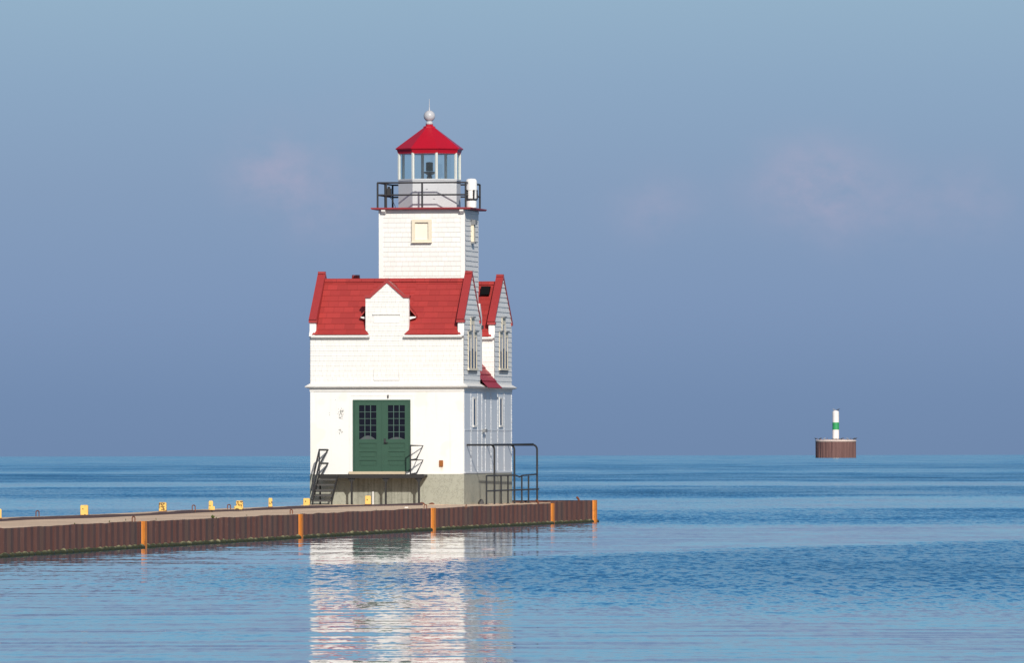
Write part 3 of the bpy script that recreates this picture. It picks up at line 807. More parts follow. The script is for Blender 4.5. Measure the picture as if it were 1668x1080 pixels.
# ---- door
ud0, ud1 = U(575, 0), U(668.5, 0); zd0, zd1 = Z(768), Z(651)
um = (ud0+ud1)/2+.02
mb = MB(); fw = .05
mb.box(ud0, ud0+fw, -.05, 0, zd0, zd1).box(ud1-fw, ud1, -.05, 0, zd0, zd1).box(ud0+fw, ud1-fw, -.05, 0, zd1-fw, zd1)
mb.build('door_frame', 'green_paint', LH)
mb = MB(); mb.box(U(568.5, 0), U(660, 0), -.10, 0, Z(773), zd0-.003); mb.build('door_sill', 'sill_stone', LH)
def leaf(a, b, win, handle):
    mb = MB(); y0 = -.035; yb = -.012
    w0, w1 = U(win[0], 0), U(win[1], 0); wz0, wz1 = Z(715.5), Z(660)
    mb.box(a, w0, y0, 0, zd0, zd1-fw).box(w1, b, y0, 0, zd0, zd1-fw).box(w0, w1, y0, 0, wz1, zd1-fw)
    rails = [Z(722), Z(736), Z(750)]
    zprev = wz0
    ph = .20
    edges = [wz0]
    for i, zt in enumerate(rails):
        mb.box(w0, w1, y0, 0, zt, edges[-1]); edges.append(zt-ph)
        mb.box(w0, w1, yb, 0, zt-ph, zt)
        mb.box(w0+.05, w1-.05, yb-.013, yb, zt-ph+.04, zt-.035)
    mb.box(w0, w1, y0, 0, zd0, edges[-1])
    d = mb.build('door', 'green_paint', LH)
    pn = MB(); pn.box(w0, w1, -.015, -.004, wz0, wz1); pn.build('door_glass', 'dark_glass', d)
    g_ = MB()
    for k in (1, 2): x_ = w0+(w1-w0)*k/3; g_.box(x_-.010, x_+.010, -.030, -.0155, wz0, wz1)
    for k in range(1, 5): z_ = wz0+.02+(wz1-wz0-.02)*k/5; g_.box(w0, w1, -.029, -.016, z_-.008, z_+.008)
    g_.build('muntin', 'muntin_paint', d)
    # low grey arc across the bottom panes
    c = MB(); hh = .12 if handle else .07; N = 12
    pts = [(w0+.03, -.0165, wz0)]+[(w0+.03+(w1-w0-.06)*i/N, -.0165, wz0+hh*math.sin(math.pi*i/N)) for i in range(1, N)]+[(w1-.03, -.0165, wz0)]
    c.prism(pts, (0, .0015, 0)); c.build('pane_arc', 'grey_arc', d)
    if handle:
        hx = um+.09
    else:
        hb = MB(); hx = um+.085; hz = Z(719)
        hb.box(hx-.03, hx+.03, -.05, -.035, hz-.09, hz+.09); hb.tube([(hx, -.05, hz-.03), (hx, -.10, hz-.03)], .022, 10); hb.tube([(hx-.0, -.10, hz-.03), (hx+.11, -.10, hz-.04)], .016, 8)
        hb.build('handle', 'dark_metal', d)
leaf(ud0+fw+.004, um-.004, (585, 613), True)
leaf(um+.004, ud1-fw-.004, (632, 659.5), False)
mb = MB(); mb.box(um-.022, um+.022, -.046, -.036, zd0+.02, zd1-fw-.02); mb.build('astragal', 'green_paint', LH)
MB().box(U(631.2, 0), U(633, 0), -.05, 0, Z(648), Z(643)).build('hook', 'dark_metal', LH)

# ---- porch platform, posts, stair and rails
pv = -.74; zp = Z(773.2, -2, pv); zpb = Z(779, -2, pv)
up0, up1 = U(548, pv), U(690, pv); us0 = U(519, pv)
mb = MB(); mb.box(us0-.02, up1, pv, -.02, zpb+.04, zp-.015); mb.box(us0-.03, up1+.01, pv-.012, pv+.03, zpb-.005, zp+.01)
for i in range(14): 
    a = us0+(up1-us0)*i/14; mb.box(a+.006, a+(up1-us0)/14-.006, pv+.031, -.022, zp-.014, zp-.004)
porch = mb.build('porch', 'stair_metal', LH)
for px in (572.5, 628, 682):
    u = U(px, pv+.05); mb = MB()
    mb.box(u-.03, u+.03, pv+.02, pv+.08, 0, zpb+.03)
    mb.prism([(u-.13, pv+.03, zpb+.002), (u+.13, pv+.03, zpb+.002), (u+.035, pv+.03, zpb-.13), (u-.035, pv+.03, zpb-.13)], (0, .045, 0))
    mb.box(u-.07, u+.07, pv-.02, pv+.12, 0, .015)
    mb.build('porch_post', 'stair_metal', porch)
u = U(607.5, -.05); MB().box(u-.025, u+.025, -.10, -.05, 0, Z(801)).build('pipe_stub', 'aged_trim', LH)
# right guard
mb = MB(); ug = U(668.2, pv+.03); ue2 = U(688.5, -.10)
ztop_, zmid, zlow = Z(726, -1.5, pv), Z(749.5, -1.5, pv), Z(772, -1.5, pv)
r_ = .026
mb.tube([(ug, pv+.03, zp-.02), (ug, pv+.03, ztop_)], r_)
for zt, zb_ in ((ztop_, zmid+.03), (zmid, zlow+.02)):
    mb.tube([(ug, pv+.03, zt), (ue2, -.10, zt-.005), (ug+.17, pv+.2, zb_), (ug+.04, pv+.05, zb_-.03)], r_)
mb.build('porch_rail', 'pipe_metal', porch)
# stair: treads between two slanting stringers
sv0, sv1 = pv-.02, -2.05; sa, sb = us0, U(551.5, pv)
stair = None
mb = MB()
for ux in (sa, sb-.035):
    mb.prism([(ux, sv0+.02, zp-.02), (ux, sv1, .0), (ux, sv1-.0, -.0+.16), (ux, sv0-.11, zp+.0)], (.035, 0, 0))
    mb.prism([(ux, sv1-.03, 0), (ux, sv1+.14, 0), (ux, sv1+.14, .03), (ux, sv1-.03, .03)], (.035, 0, 0))
stair = mb.build('stair', 'stair_metal', LH)
for i in range(5):
    f = (i+.75)/5.6; v = sv0+(sv1-sv0)*f; z = (zp-.02)*(1-f)
    m_ = MB().box(sa+.036, sb-.036, v-.14, v+.12, z-.012, z+.012); m_.box(sa+.036, sb-.036, v-.145, v-.125, z-.04, z+.013); m_.build('tread', 'tread_metal', stair)
u = sa+.08; MB().box(u, u+.05, sv0-.35, sv0-.30, 0, zp-.3).box(sb-.2, sb-.15, sv0-.35, sv0-.30, 0, .25).build('stair_prop', 'stair_metal', stair)
mb = MB(); zr = Z(733, -5, pv)
mb.tube([(sa+.02, sv0, zp-.05), (sa+.02, sv0, zr)], .022); mb.tube([(sa+.02, sv1+.10, .12), (sa+.02, sv1+.10, .78), ], .022)
for dz_ in (0.0, -.44):
    z0 = zr+dz_; mb.tube([(sa+.19, -.12, z0-.005), (sa+.02, sv0+.02, z0), (sa+.02, sv1+.16, z0-zp+.1), (sa+.02, sv1+.07, z0-zp-.03), (sa+.02, sv1+.04, max(.05, z0-zp-.35))], .032)
    mb.tube([(sa+.19, -.12, z0-.005), (sa+.03, sv0+.2, z0-.40)], .024)
mb.build('stair_rail', 'pipe_metal', stair)

# ---- tower
tv0 = vA+.12; tu1 = U(757, tv0); tu0 = U(618, tv0); TW = tu1-tu0; tv1 = tv0+TW
zT1 = Z(341, tu1, tv0)
mb = MB(); mb.box(tu0+.004, tu1-.004, tv0+.004, tv1-.004, 5.0, zT1); tower = mb.build('tower', 'white_trim', LH)
zlap = Z(453, tu1, tv0)-.4; ztl = zT1-.10
cb = .13
mb = MB(); mb.lap([(tu0+cb, zlap), (tu1-cb, zlap), (tu1-cb, ztl), (tu0+cb, ztl)], (0, tv0, 0), (1, 0, 0), (0, 0, 1), (0, -1, 0), .16, .010)
mb.build('tower_cladding', 'tower_shingle_x', tower); mb = MB()
mb.lap([(-tu1, zlap), (-tu0, zlap), (-tu0, ztl), (-tu1, ztl)], (0, tv1, 0), (-1, 0, 0), (0, 0, 1), (0, 1, 0), .16, .016)
mb.build('tower_cladding', 'tower_shingle_x', tower)
mb = MB(); mb.lap([(tv0+cb, zlap), (tv1-.05, zlap), (tv1-.05, ztl), (tv0+cb, ztl)], (tu1, 0, 0), (0, 1, 0), (0, 0, 1), (1, 0, 0), .165, .019)
mb.build('tower_cladding', 'white_shingle_y', tower); mb = MB()
mb.lap([(-tv1, zlap), (-tv0-cb, zlap), (-tv0-cb, ztl), (-tv1, ztl)], (tu0, 0, 0), (0, -1, 0), (0, 0, 1), (-1, 0, 0), .165, .019)
mb.build('tower_cladding', 'white_shingle_y', tower)
mb = MB()
for (a, b, c, d) in ((tu0-.012, tu0+cb, tv0-.014, tv0+.05), (tu1-cb, tu1+.012, tv0-.014, tv0+cb)): mb.box(a, b, c, d, zlap, zT1-.02)
mb.box(tu0-.02, tu1+.02, tv0-.022, tv1+.02, ztl, zT1-.004)
mb.build('corner_board', 'white_trim', tower)
# tower windows
wu0, wu1 = U(671.5, tv0), U(703.5, tv0); wz0, wz1 = Z(394, -1.9, tv0), Z(357, -1.9, tv0)
bu0, bu1 = U(676.8, tv0), U(698.5, tv0); bz0, bz1 = Z(390.5, -1.9, tv0), Z(362, -1.9, tv0)
mb = MB(); y0, y1 = tv0-.10, tv0
mb.box(wu0, bu0, y0, y1, wz0, wz1).box(bu1, wu1, y0, y1, wz0, wz1).box(bu0, bu1, y0, y1, bz1, wz1).box(bu0, bu1, y0, y1, wz0, bz0)
mb.box(wu0-.01, wu1+.01, y0-.03, y1, wz0-.03, wz0+.002)
tw = mb.build('tower_window', 'cream_trim', tower)
MB().box(bu0, bu1, tv0-.026, tv0, bz0, bz1).build('window_board', 'cream_board', LH)
vS = V(768.5, tu1); mb = MB()
mb.box(tu1, tu1+.10, vS-.16, vS+.16, Z(394, tu1, vS), Z(366, tu1, vS)); mb.build('tower_window', 'cream_trim', tower)
MB().box(tu1, tu1+.16, vS-.2, vS+.2, Z(366, tu1, vS), Z(358, tu1, vS)).build('window_hood', 'hood_grey', tower)
MB().box(tu1, tu1+.13, vS-.2, vS+.2, Z(397, tu1, vS), Z(394.3, tu1, vS)).build('window_apron', 'hood_grey', tower)
# gallery deck with brackets
go = .225; zG0 = zT1; zG1 = Z(337.5, tu1, tv0)
mb = MB(); mb.box(tu0-go, tu1+go, tv0-go, tv1+go, zG0+.01, zG1-.02); mb.box(tu0-go-.02, tu1+go+.02, tv0-go-.02, tv1+go+.02, zG1-.035, zG1)
gal = mb.build('gallery', 'gallery_red', LH)
mb = MB()
for u in (tu0+.10, tu1-.14):
    mb.prism([(u, tv0-.20, zG0+.01), (u, tv0-.03, zG0+.01), (u, tv0-.03, zG0-.13), (u, tv0-.10, zG0-.12), (u, tv0-.20, zG0-.05)], (.13, 0, 0)); mb.build('gallery_bracket', 'white_trim', gal); mb = MB()
# railing
ri = .045
ru0, ru1, rv0, rv1 = tu0-ri, tu1+ri, tv0-ri, tv1+ri
zr1 = Z(297.5, ru0, rv0); zr2 = Z(317.5, ru0, rv0)
mb = MB(); rr_ = .032
for z in (zr1, zr2): mb.tube([(ru0, rv0, z), (ru1, rv0, z), (ru1, rv1, z), (ru0, rv1, z), (ru0, rv0, z)], rr_*.85)
mu = U(688, rv0)
posts = [(ru0, rv0), (ru1, rv0), (ru1, rv1), (ru0, rv1), (mu, rv0), (ru1, (rv0+rv1)/2), (ru0, (rv0+rv1)/2), ((ru0+ru1)/2, rv1)]
for (a, b) in posts: mb.tube([(a, b, zG1), (a, b, zr1)], rr_)
mb.build('gallery_rail', 'dark_metal', gal)
# lantern
cu, cv = (tu0+tu1)/2, (tv0+tv1)/2
uc_px = U(700, cv); cu = uc_px
RL = 1.055; A8 = math.pi/8
def oct_(r, z): return [(cu+r*math.cos(A8+k*math.pi/4), cv+r*math.sin(A8+k*math.pi/4), z) for k in range(8)]
zL0, zL1, zL2, zL3 = zG1, Z(292, cu, cv), Z(250.5, cu, cv), Z(243, cu, cv)
mb = MB(); mb.lathe([(RL, zL0), (RL, zL1-.05), (RL+.02, zL1-.05), (RL+.02, zL1)], cu, cv, 8, A8)
# hatch seams on the front right faces
lant = mb.build('lantern_base', 'grey_paint', LH)
mb = MB()
pts = oct_(RL+.004, 0)
for k in range(8):
    a, b = Vector(pts[k]), Vector(pts[(k+1) % 8])
    for z, f0, f1 in ((zL1-.13, 0, 1),):
        p, q = a.lerp(b, f0), a.lerp(b, f1); mb.tube([(p.x, p.y, z), (q.x, q.y, z)], .010, 5)
mb.build('hatch_seam', 'seam_grey', lant)
a, b = Vector(pts[5]), Vector(pts[6])
for f, z in ((.08, .55), (.55, .62), (.85, .3)):
    p = a.lerp(b, f); q = a.lerp(b, min(1, f+.08)); MB().tube([(p.x, p.y, zL0+z), (q.x, q.y, zL0+z)], .009, 5).build('hatch_latch', 'seam_grey', lant)
mb = MB()
ov = oct_(RL-.03, 0)
for p in ov: MB().tube([(p[0], p[1], zL1-.01), (p[0], p[1], zL2+.02)], .052, 6).build('lantern_mullion', 'frame_paint', LH)

mb = MB()
gv = oct_(RL-.035, 0)
for k in range(8):
    a, b = Vector(gv[k]), Vector(gv[(k+1) % 8]); d = (b-a).normalized()
    p, q = a+d*.05, b-d*.05
    mb.add([(p.x, p.y, zL1), (q.x, q.y, zL1), (q.x, q.y, zL2), (p.x, p.y, zL2)], [(0, 1, 2, 3)])
mb.build('lantern_glass', 'lantern_glass', LH)
mb = MB(); mb.lathe([(RL-.06, zL1-.02), (RL-.06, zL1+.004)], cu, cv, 8, A8); mb.build('lantern_floor', 'grey_paint', LH)
mb = MB(); zt = Z(208, cu, cv)
mb.lathe([(RL-.02, zL2), (RL+.015, zL2), (RL+.02, zL2+.03), (RL+.055, zL3-.02), (RL+.09, zL3-.015), (RL+.10, zL3+.02), (.21, zt), (.20, zt+.05), (.13, Z(204.5, cu, cv)), (.125, Z(202, cu, cv))], cu, cv, 8, A8)
roofL = mb.build('lantern_roof', 'lantern_red', LH)
zb = Z(188.5, cu, cv); rb = .19
mb = MB(); mb.lathe([(.12, Z(202.2, cu, cv)), (.12, Z(199, cu, cv)), (.09, Z(198.5, cu, cv)), (.09, zb-rb*.8)], cu, cv, 20)
mb.lathe([(max(.004, rb*math.sin(math.pi*i/16)), zb-rb*math.cos(math.pi*i/16)) for i in range(17)], cu, cv, 24)
mb.build('ball_finial', 'ball_paint', roofL, smooth=True)
mb = MB(); mb.tube([(cu, cv, zb+rb-.01), (cu, cv, zb+rb+.08), (cu, cv, Z(160, cu, cv))], [.03, .014, .006], 6); mb.build('lightning_rod', 'ball_paint', roofL)
# beacon lamp inside: pedestal, bracket, drum lens
mb = MB(); z0 = zL1
mb.lathe([(.10, z0), (.09, z0+.10), (.06, z0+.13), (.13, z0+.19), (.20, z0+.22), (.20, z0+.25), (.10, z0+.27)], cu, cv, 16)
for k in range(3):
    a = k*2.1+.3; mb.tube([(cu, cv, z0+.12), (cu+.2*math.cos(a), cv+.2*math.sin(a), z0+.24)], .025, 6)
mb.build('lamp_stand', 'black_lens', LH)
mb = MB(); pr = []
for i in range(7): zz = z0+.28+i*.04; pr += [(.11, zz), (.125, zz+.02)]
mb.lathe(pr+[(.11, z0+.56), (.06, z0+.575)], cu, cv, 20); mb.build('lamp_lens', 'lens_glass', LH)
# white drum fog sensor on the gallery
dv = tv0+.55; du = U(768.3, dv); 
drum = empty('fog_sensor', (*loc2w(du, dv), DECK+zG1), -TH); tag(drum, 'white round topped drum instrument standing on the red gallery beside the railing', 'fog sensor')
zt = Z(290.5, du, dv)-zG1; rd = .185
MB().lathe([(rd*.96, zt-.40), (rd, zt-.38), (rd, zt-.12), (rd*.96, zt-.07), (rd*.86, zt-.03), (rd*.6, zt-.006), (rd*.2, zt)], 0, 0, 28).build('drum_cap', 'plastic_white', drum)
MB().lathe([(rd*.90, .30), (rd*.93, .32), (rd*.93, zt-.39), (rd*.9, zt-.385)], 0, 0, 28).build('drum_body', 'plastic_white', drum)
MB().lathe([(rd*.88, 0), (rd*.90, .02), (rd*.92, .20), (rd*.86, .25)], 0, 0, 28).build('drum_base', 'plastic_white', drum)
mb = MB(); mb.lathe([(rd*.70, .24), (rd*1.04, .245), (rd*1.04, .285), (rd*.7, .29)], 0, 0, 24)
for a in (-2.2, -1.0, .3, 1.9):
    c, s = math.cos(a), math.sin(a); mb.tube([(rd*c*1.0, rd*s*1.0, .27), (rd*c*1.05, rd*s*1.05, .42), (rd*c*.98, rd*s*.98, .50)], .03, 6)
    mb.tube([(rd*c*.98, rd*s*.98, zt-.42), (rd*c*1.08, rd*s*1.08, zt-.40), (rd*c*.97, rd*s*.97, zt-.56)], .036, 6)
mb.build('clamp_ring', 'dark_metal', drum)
# small floodlight on the left railing
fu, fv = ru0+.03, (rv0+rv1)/2
fl_ = empty('signal_lamp', (*loc2w(fu, fv), DECK+zG1), -TH); tag(fl_, 'small dark lamp box clamped to the left side of the gallery railing', 'lamp')
MB().box(.04, .17, -.1, .1, .42, .68).box(.06, .13, -.06, .06, .68, .74).build('lamp_box', 'dark_metal', fl_, bevel=.01)
MB().tube([(.0, 0, .0), (.0, 0, .88)], .035).tube([(0, 0, .4), (.1, 0, .4), (.1, 0, .45)], .02).tube([(.10, 0, .42), (.22, 0, .28), (.30, 0, .10), (.32, 0, .02)], .010, 5).build('lamp_bracket', 'dark_metal', fl_)

# ------------------------------------------------------------------ hooped railing beside the lighthouse
RA = ground(792, 822.2, DECK); RB = ground(875.5, 819.2, DECK)
rail = empty('pipe_railing', (RA[0], RA[1], DECK)); tag(rail, 'dark pipe railing with three tall hoops along the lighthouse side wall', 'railing')
def rp(px):
    lo, hi = -.2, 1.3
    for _ in range(40):
        m_ = (lo+hi)/2; X = RA[0]+(RB[0]-RA[0])*m_; Y = RA[1]+(RB[1]-RA[1])*m_
        if 834+FOC*X/Y < px: lo = m_
        else: hi = m_
    return (RA[0]+(RB[0]-RA[0])*lo-RA[0], RA[1]+(RB[1]-RA[1])*lo-RA[1])
def rz(px, y):
    a = rp(px); Y = RA[1]+a[1]; return H_CAM-DECK+(eye(px)-y)*Y/FOC
pr_ = .028
mb = MB(); a, b = rp(792), rp(875)
sag = rp(846)
s1, s0 = rp(839), rp(846)
mb.tube([(*a, rz(792, 775.3)), (*s1, rz(839, 774.3)), (*s0, rz(846, 777.3)), (*rp(850), rz(850, 774.8)), (*b, rz(875, 772.8))], pr_*.9)
mb.tube([(*a, rz(792, 800.3)), (*rp(830), rz(830, 798.8)), (*rp(877), rz(877, 797))], pr_*.9)
mb.build('rail', 'pipe_metal', rail)
for px in (792, 815.8, 827, 849.5, 860.5):
    a = rp(px); MB().tube([(*a, -.01), (*a, rz(px, 775.5))], pr_).lathe([(.07, -.005), (.07, .015)], a[0], a[1], 10).build('post', 'pipe_metal', rail)
for px, xl in ((805, 760), (837.5, 793), (874.5, 827)):
    a = rp(px); zt = rz(px, 725.0)
    # runs back to the lighthouse wall
    k = (xl-834)/FOC
    vv = V(xl, .02); wx, wy = loc2w(.02, vv); l = (wx-RA[0], wy-RA[1])
    l = Vector((*l, zt)); p = Vector((*a, zt)); d = (l-p).normalized()
    pts = [(*a, -.01), (*a, zt-.16)]
    for i in range(1, 6):
        t_ = i/6*math.pi/2; pts.append(tuple(Vector((*a, zt-.16))+d*(.16*(1-math.cos(t_)))+Vector((0, 0, .16*math.sin(t_)))))
    pts += [tuple(p+d*.16), tuple(l)]
    MB().tube(pts, pr_*1.15).build('hoop', 'pipe_metal', rail)
# long top pipe joining the hoops
a, b = rp(802), rp(868)
MB().tube([(*rp(803), rz(803, 724.6)), (*rp(838), rz(838, 724.2)), (*rp(868), rz(868, 723.6))], pr_).build('top_pipe', 'pipe_metal', rail)

# ------------------------------------------------------------------ yellow bollards
def bollard(wm, hm, mat, flange):
    r = empty('bollard', (0, 0, 0))
    m_ = MB(); h = wm/2
    m_.prism([(-h, -h, 0), (h, -h, 0), (h, h, 0), (-h, h, 0)], (0, 0, hm))
    m_.build('post', mat, r, bevel=.012)
    MB().box(-h+.015, h-.015, -h+.015, h-.015, hm-.004, hm+.012).build('cap', mat, r)
    if flange: MB().box(-h-.005 if flange > 0 else -h-.05, h+.05 if flange > 0 else h+.005, -h-.02, h+.02, 0, hm*.42).build('base_plate', mat, r, bevel=.01)
    else: MB().box(-h-.012, h+.012, -h-.012, h+.012, 0, .02).build('base_plate', 'rust', r)
    return r
BL = [(-4.2, 845.6, 12.5, 15.5, 'yellow_paint', 0, 'yellow square bollard cut by the left edge of the photo'),
      (137, 840.3, 12.3, 16.5, 'yellow_paint', 0, 'wide yellow bollard standing alone far left on the pier, one small dark chip'),
      (264.7, 833.9, 12.2, 14.6, 'yellow_rusty', 0, 'wide yellow bollard with dark rust scrawl, second full one from the left'),
      (343, 831.2, 7, 14.4, 'yellow_paint', 1, 'narrow yellow bollard with a wider foot, just left of the rustiest bollard'),
      (389.8, 830.3, 11.3, 13.8, 'yellow_rusty', -1, 'rustiest yellow bollard, heavily mottled brown with a foot on its left'),
      (440, 826.7, 6.2, 14.5, 'yellow_paint', 0, 'slim plain yellow bollard between the rustiest bollard and the stair'),
      (499, 825.4, 10.5, 12.8, 'yellow_paint', 0, 'yellow bollard right beside the foot of the metal stair'),
      (599, 822.8, 9.2, 14, 'yellow_paint', 0, 'yellow bollard under the porch in front of the foundation')]
CHIPS = {137: [(.36, .66, .16, .18, .5), (.62, .10, .2, .1, 0), (.62, .97, .16, .05, 0)], 343: [(.30, .48, .22, .20, .8)], 440: [(.38, .42, .34, .16, .9), (.45, .04, .5, .07, 0)],
         499: [(.36, .66, .24, .20, .3), (.9, .22, .12, .12, .4)], 599: [(.36, .58, .22, .2, .4)],
         264.7: [(.46, .74, .40, .12, -.5), (.30, .55, .16, .16, 0), (.60, .57, .46, .11, .1), (.42, .24, .2, .16, -.4), (.74, .28, .12, .2, .3)],
         389.8: [(.30, .66, .16, .3, .2), (.44, .52, .22, .26, -.3), (.74, .52, .18, .3, .6), (.22, .88, .4, .14, -.2), (.2, .14, .26, .22, 0)]}
def rust_chips(o, px, w_, h_):
    """patches where the yellow paint has flaked to rust, on the face toward the channel"""
    for fx, fz, sx, sz, a in CHIPS.get(px, []):
        pts = []
        for k in range(9):
            t_ = 2*math.pi*k/9; q = random.uniform(.65, 1.15); cx, cz = math.cos(t_)*sx*w_*.5*q, math.sin(t_)*sz*h_*.5*q
            pts.append((-w_/2+fx*w_+cx*math.cos(a)-cz*math.sin(a), -w_/2-.004, fz*h_+cx*math.sin(a)+cz*math.cos(a)))
        MB().prism(pts, (0, .006, 0)).build('rust_patch', 'rust_dark', o)
for px, by, wp, hp, mat, fl, lab in BL:
    zb_ = DECK+(.062 if px < 490 else .066)
    X, Y = ground(px, by, zb_)
    if px > 590: X, Y = loc2w(U(px, -1.75), -1.75); zb_ = DECK+.005
    elif px > 490: X, Y = (px-834)/FOC*310.0, 310.0
    o = bollard(wp*Y/FOC, hp*Y/FOC, mat, fl)
    rust_chips(o, px, wp*Y/FOC, hp*Y/FOC)
    o.location = (X, Y, zb_); o.rotation_euler = (0, 0, R(random.uniform(-3, 3)))
    if px > 490 and px < 590: o.location.z = DECK+.004; 
    tag(o, lab, 'bollard', 'yellow bollards along the pier')
# slab stub carrying the bollard beside the stair
MB().prism([pl_((-6.75, 306.0), -1.0), pl_((-5.2, 306.0), -1.0), pl_((-4.2, 314.0), -1.0), pl_(loc2w(-2.6, -2.4), -1.0), pl_(loc2w(-5.0, -1.9), -1.0)], (0, 0, 1.0+DECK+.003)).build('stair_pad', 'deck_concrete', pier)

# ------------------------------------------------------------------ rusty ladder handles
HD = [(60.5, 840.8, 4.6, 8.6, 0, 'rusty ladder handle on the far pier edge, left of all wide yellow bollards'),
      (315, 832.6, 4.6, 9.3, 0, 'rusty ladder handle on the far edge between the scrawled bollard and the narrow bollard'),
      (372.5, 829.8, 4.8, 7.6, 0, 'rusty ladder handle close left of the rustiest yellow bollard'),
      (217, 850.4, 4.2, 8.6, 0, 'low rusty ladder handle beside the leftmost orange pile'),
      (474, 837.6, 3.6, 7.2, 0, 'thin rusty ladder handle left of the orange pile nearest the stair'),
      (692.5, 828.6, 4.2, 6.4, 0, 'rusty ladder handle left of the orange pile below the lighthouse door'),
      (759, 827.4, 1.8, 5.0, 0, 'stubby rusty handle at the pier edge below the lighthouse corner'),
      (885, 818.6, 4.2, 7.2, 1, 'bent rusty ladder handle at the pier edge right of the hooped railing'),
      (951, 815.8, 4.4, 7.0, 1, 'bent rusty ladder handle near the far right end of the pier')]
for px, by, wp, hp, bent, lab in HD:
    far_ = px in (60.5, 315, 372.5)
    zb_ = DECK+.062 if far_ else DECK
    if px > 880: 
        s = s_at_x(px); p, t_, n_ = along(EDGE2, dE, s); X, Y = p[0]-n_[0]*.2, p[1]-n_[1]*.2
    else: X, Y = ground(px, by, zb_)
    w_, h_ = wp*Y/FOC, hp*Y/FOC
    m_ = MB(); rr = .016 if not bent else .03
    if not bent: m_.tube([(-w_/2, 0, -.02), (-w_/2, .0, h_-.03), (-w_/2+.02, .02, h_), (w_/2-.02, .10, h_-.005), (w_/2, .12, h_-.03), (w_/2, .12, -.02)], rr if wp > 2 else .012, 6)
    else:
        m_.tube([(w_/2, 0, -.02), (w_*.15, 0, h_*.62), (-w_*.35, 0, h_*.97), (-w_*.5, .02, h_*.9), (-w_*.5, .25, h_*.85), (-w_*.1, .28, h_*.6), (w_*.5, .3, -.02)], rr, 6)
    o = m_.build('ladder_handle', 'rust', None); o.location = (X, Y, zb_+(.05 if px > 900 else 0))
    tag(o, lab, 'handle', 'rusty ladder handles on the pier')

# ------------------------------------------------------------------ weeds, rock, litter on the deck
def weed(px, by, wp, hp, n, lab):
    X, Y = ground(px, by, DECK); w_, h_ = wp*Y/FOC, hp*Y/FOC
    m_ = MB()
    for i in range(n):
        a = random.uniform(0, 6.28); r = random.uniform(.0, .5)*w_; x0, y0 = r*math.cos(a)*.8, r*math.sin(a)*1.2
        hh = h_*random.uniform(.45, 1.0)*(1-.5*(r/(w_*.5+1e-6))**2); ln = random.uniform(-.5, .5)*w_*.5; b_ = random.uniform(0, 3.14)
        ww = max(.006, min(.03, w_*.10)); cx, cy = math.cos(b_)*ww, math.sin(b_)*ww
        m_.add([(x0*.4-cx*.5, y0*.4-cy*.5, 0), (x0*.4+cx*.5, y0*.4+cy*.5, 0), (x0+cx, y0+cy, hh*.6), (x0+ln*.6, y0+.02, hh), (x0-cx, y0-cy, hh*.55)], [(0, 1, 2, 3, 4)])
    o = m_.build('weed', 'weed_leaf', None); o.location = (X, Y, DECK); tag(o, lab, 'weed', 'weeds growing on the pier deck')
weed(346, 844.3, 8.5, 6.2, 70, 'bushiest green weed tuft on the pier edge, below the narrow yellow bollard')
weed(178, 850.8, 4.0, 3.4, 26, 'small weed tuft on the pier edge right of the wide lone yellow bollard')
weed(121, 854.3, 4.0, 3.0, 22, 'small weed tuft on the pier edge left of the wide lone yellow bollard')
weed(253.5, 847.6, 1.6, 4.8, 8, 'thin dark weed stalk just right of the leftmost orange pile')
weed(204.5, 848.4, 3.0, 4.0, 12, 'sparse weed left of the leftmost orange pile and low handle')
weed(401.5, 840.8, 2.8, 2.8, 14, 'tiny weed on the pier edge below the rustiest bollard')
weed(612.5, 831.6, 1.6, 3.0, 6, 'tiny weed at the pier edge below the porch')
weed(352, 845.0, 3.4, 3.2, 16, 'little weed sprig touching the right of the bushiest tuft')
# rock at the side wall foot
rv = V(769.5, .0); X, Y = loc2w(.28, rv)
m_ = MB(); vs = []; seg = 14
for i in range(7):
    for k in range(seg):
        ph = math.pi/2*i/6; a = 2*math.pi*k/seg
        q = 1+.18*mnoise.noise((math.cos(a)*1.5, math.sin(a)*1.5, i*.5))
        vs.append((.10*math.cos(a)*math.cos(ph)**.8*q if i < 6 else 0, .4*math.sin(a)*math.cos(ph)*q if i < 6 else 0, .155*math.sin(ph)*q))
fs = [(i*seg+k, i*seg+(k+1) % seg, (i+1)*seg+(k+1) % seg, (i+1)*seg+k) for i in range(6) for k in range(seg)]
m_.add(vs, fs); o = m_.build('rock', 'rock', None, smooth=True); o.location = (X, Y, DECK-.005); tag(o, 'dark rounded rock lying against the foot of the foundation side', 'rock')
X, Y = ground(661, 827.6, DECK); m_ = MB(); m_.prism([(-.05, -.05, 0), (.06, -.03, 0), (.04, .06, .0), (-.06, .05, 0)], (0.01, 0, .025)); o = m_.build('litter', 'litter', None); o.location = (X, Y, DECK); tag(o, 'small white scrap lying on the deck below the porch', 'litter')
for px, by, s_, lab in ((686.5, 820.6, .07, 'rusty scrap lump at the foot of the right porch post'), (703, 821.4, .06, 'rusty scrap lump against the foundation right of the porch')):
    vv = -.35; X, Y = loc2w(U(px, vv), vv); m_ = MB(); m_.lathe([(s_*1.4, 0), (s_*1.6, s_*.4), (s_, s_*.9), (s_*.3, s_*1.1)], 0, 0, 7, .4); o = m_.build('scrap', 'rust', None); o.location = (X, Y, DECK); tag(o, lab, 'scrap')

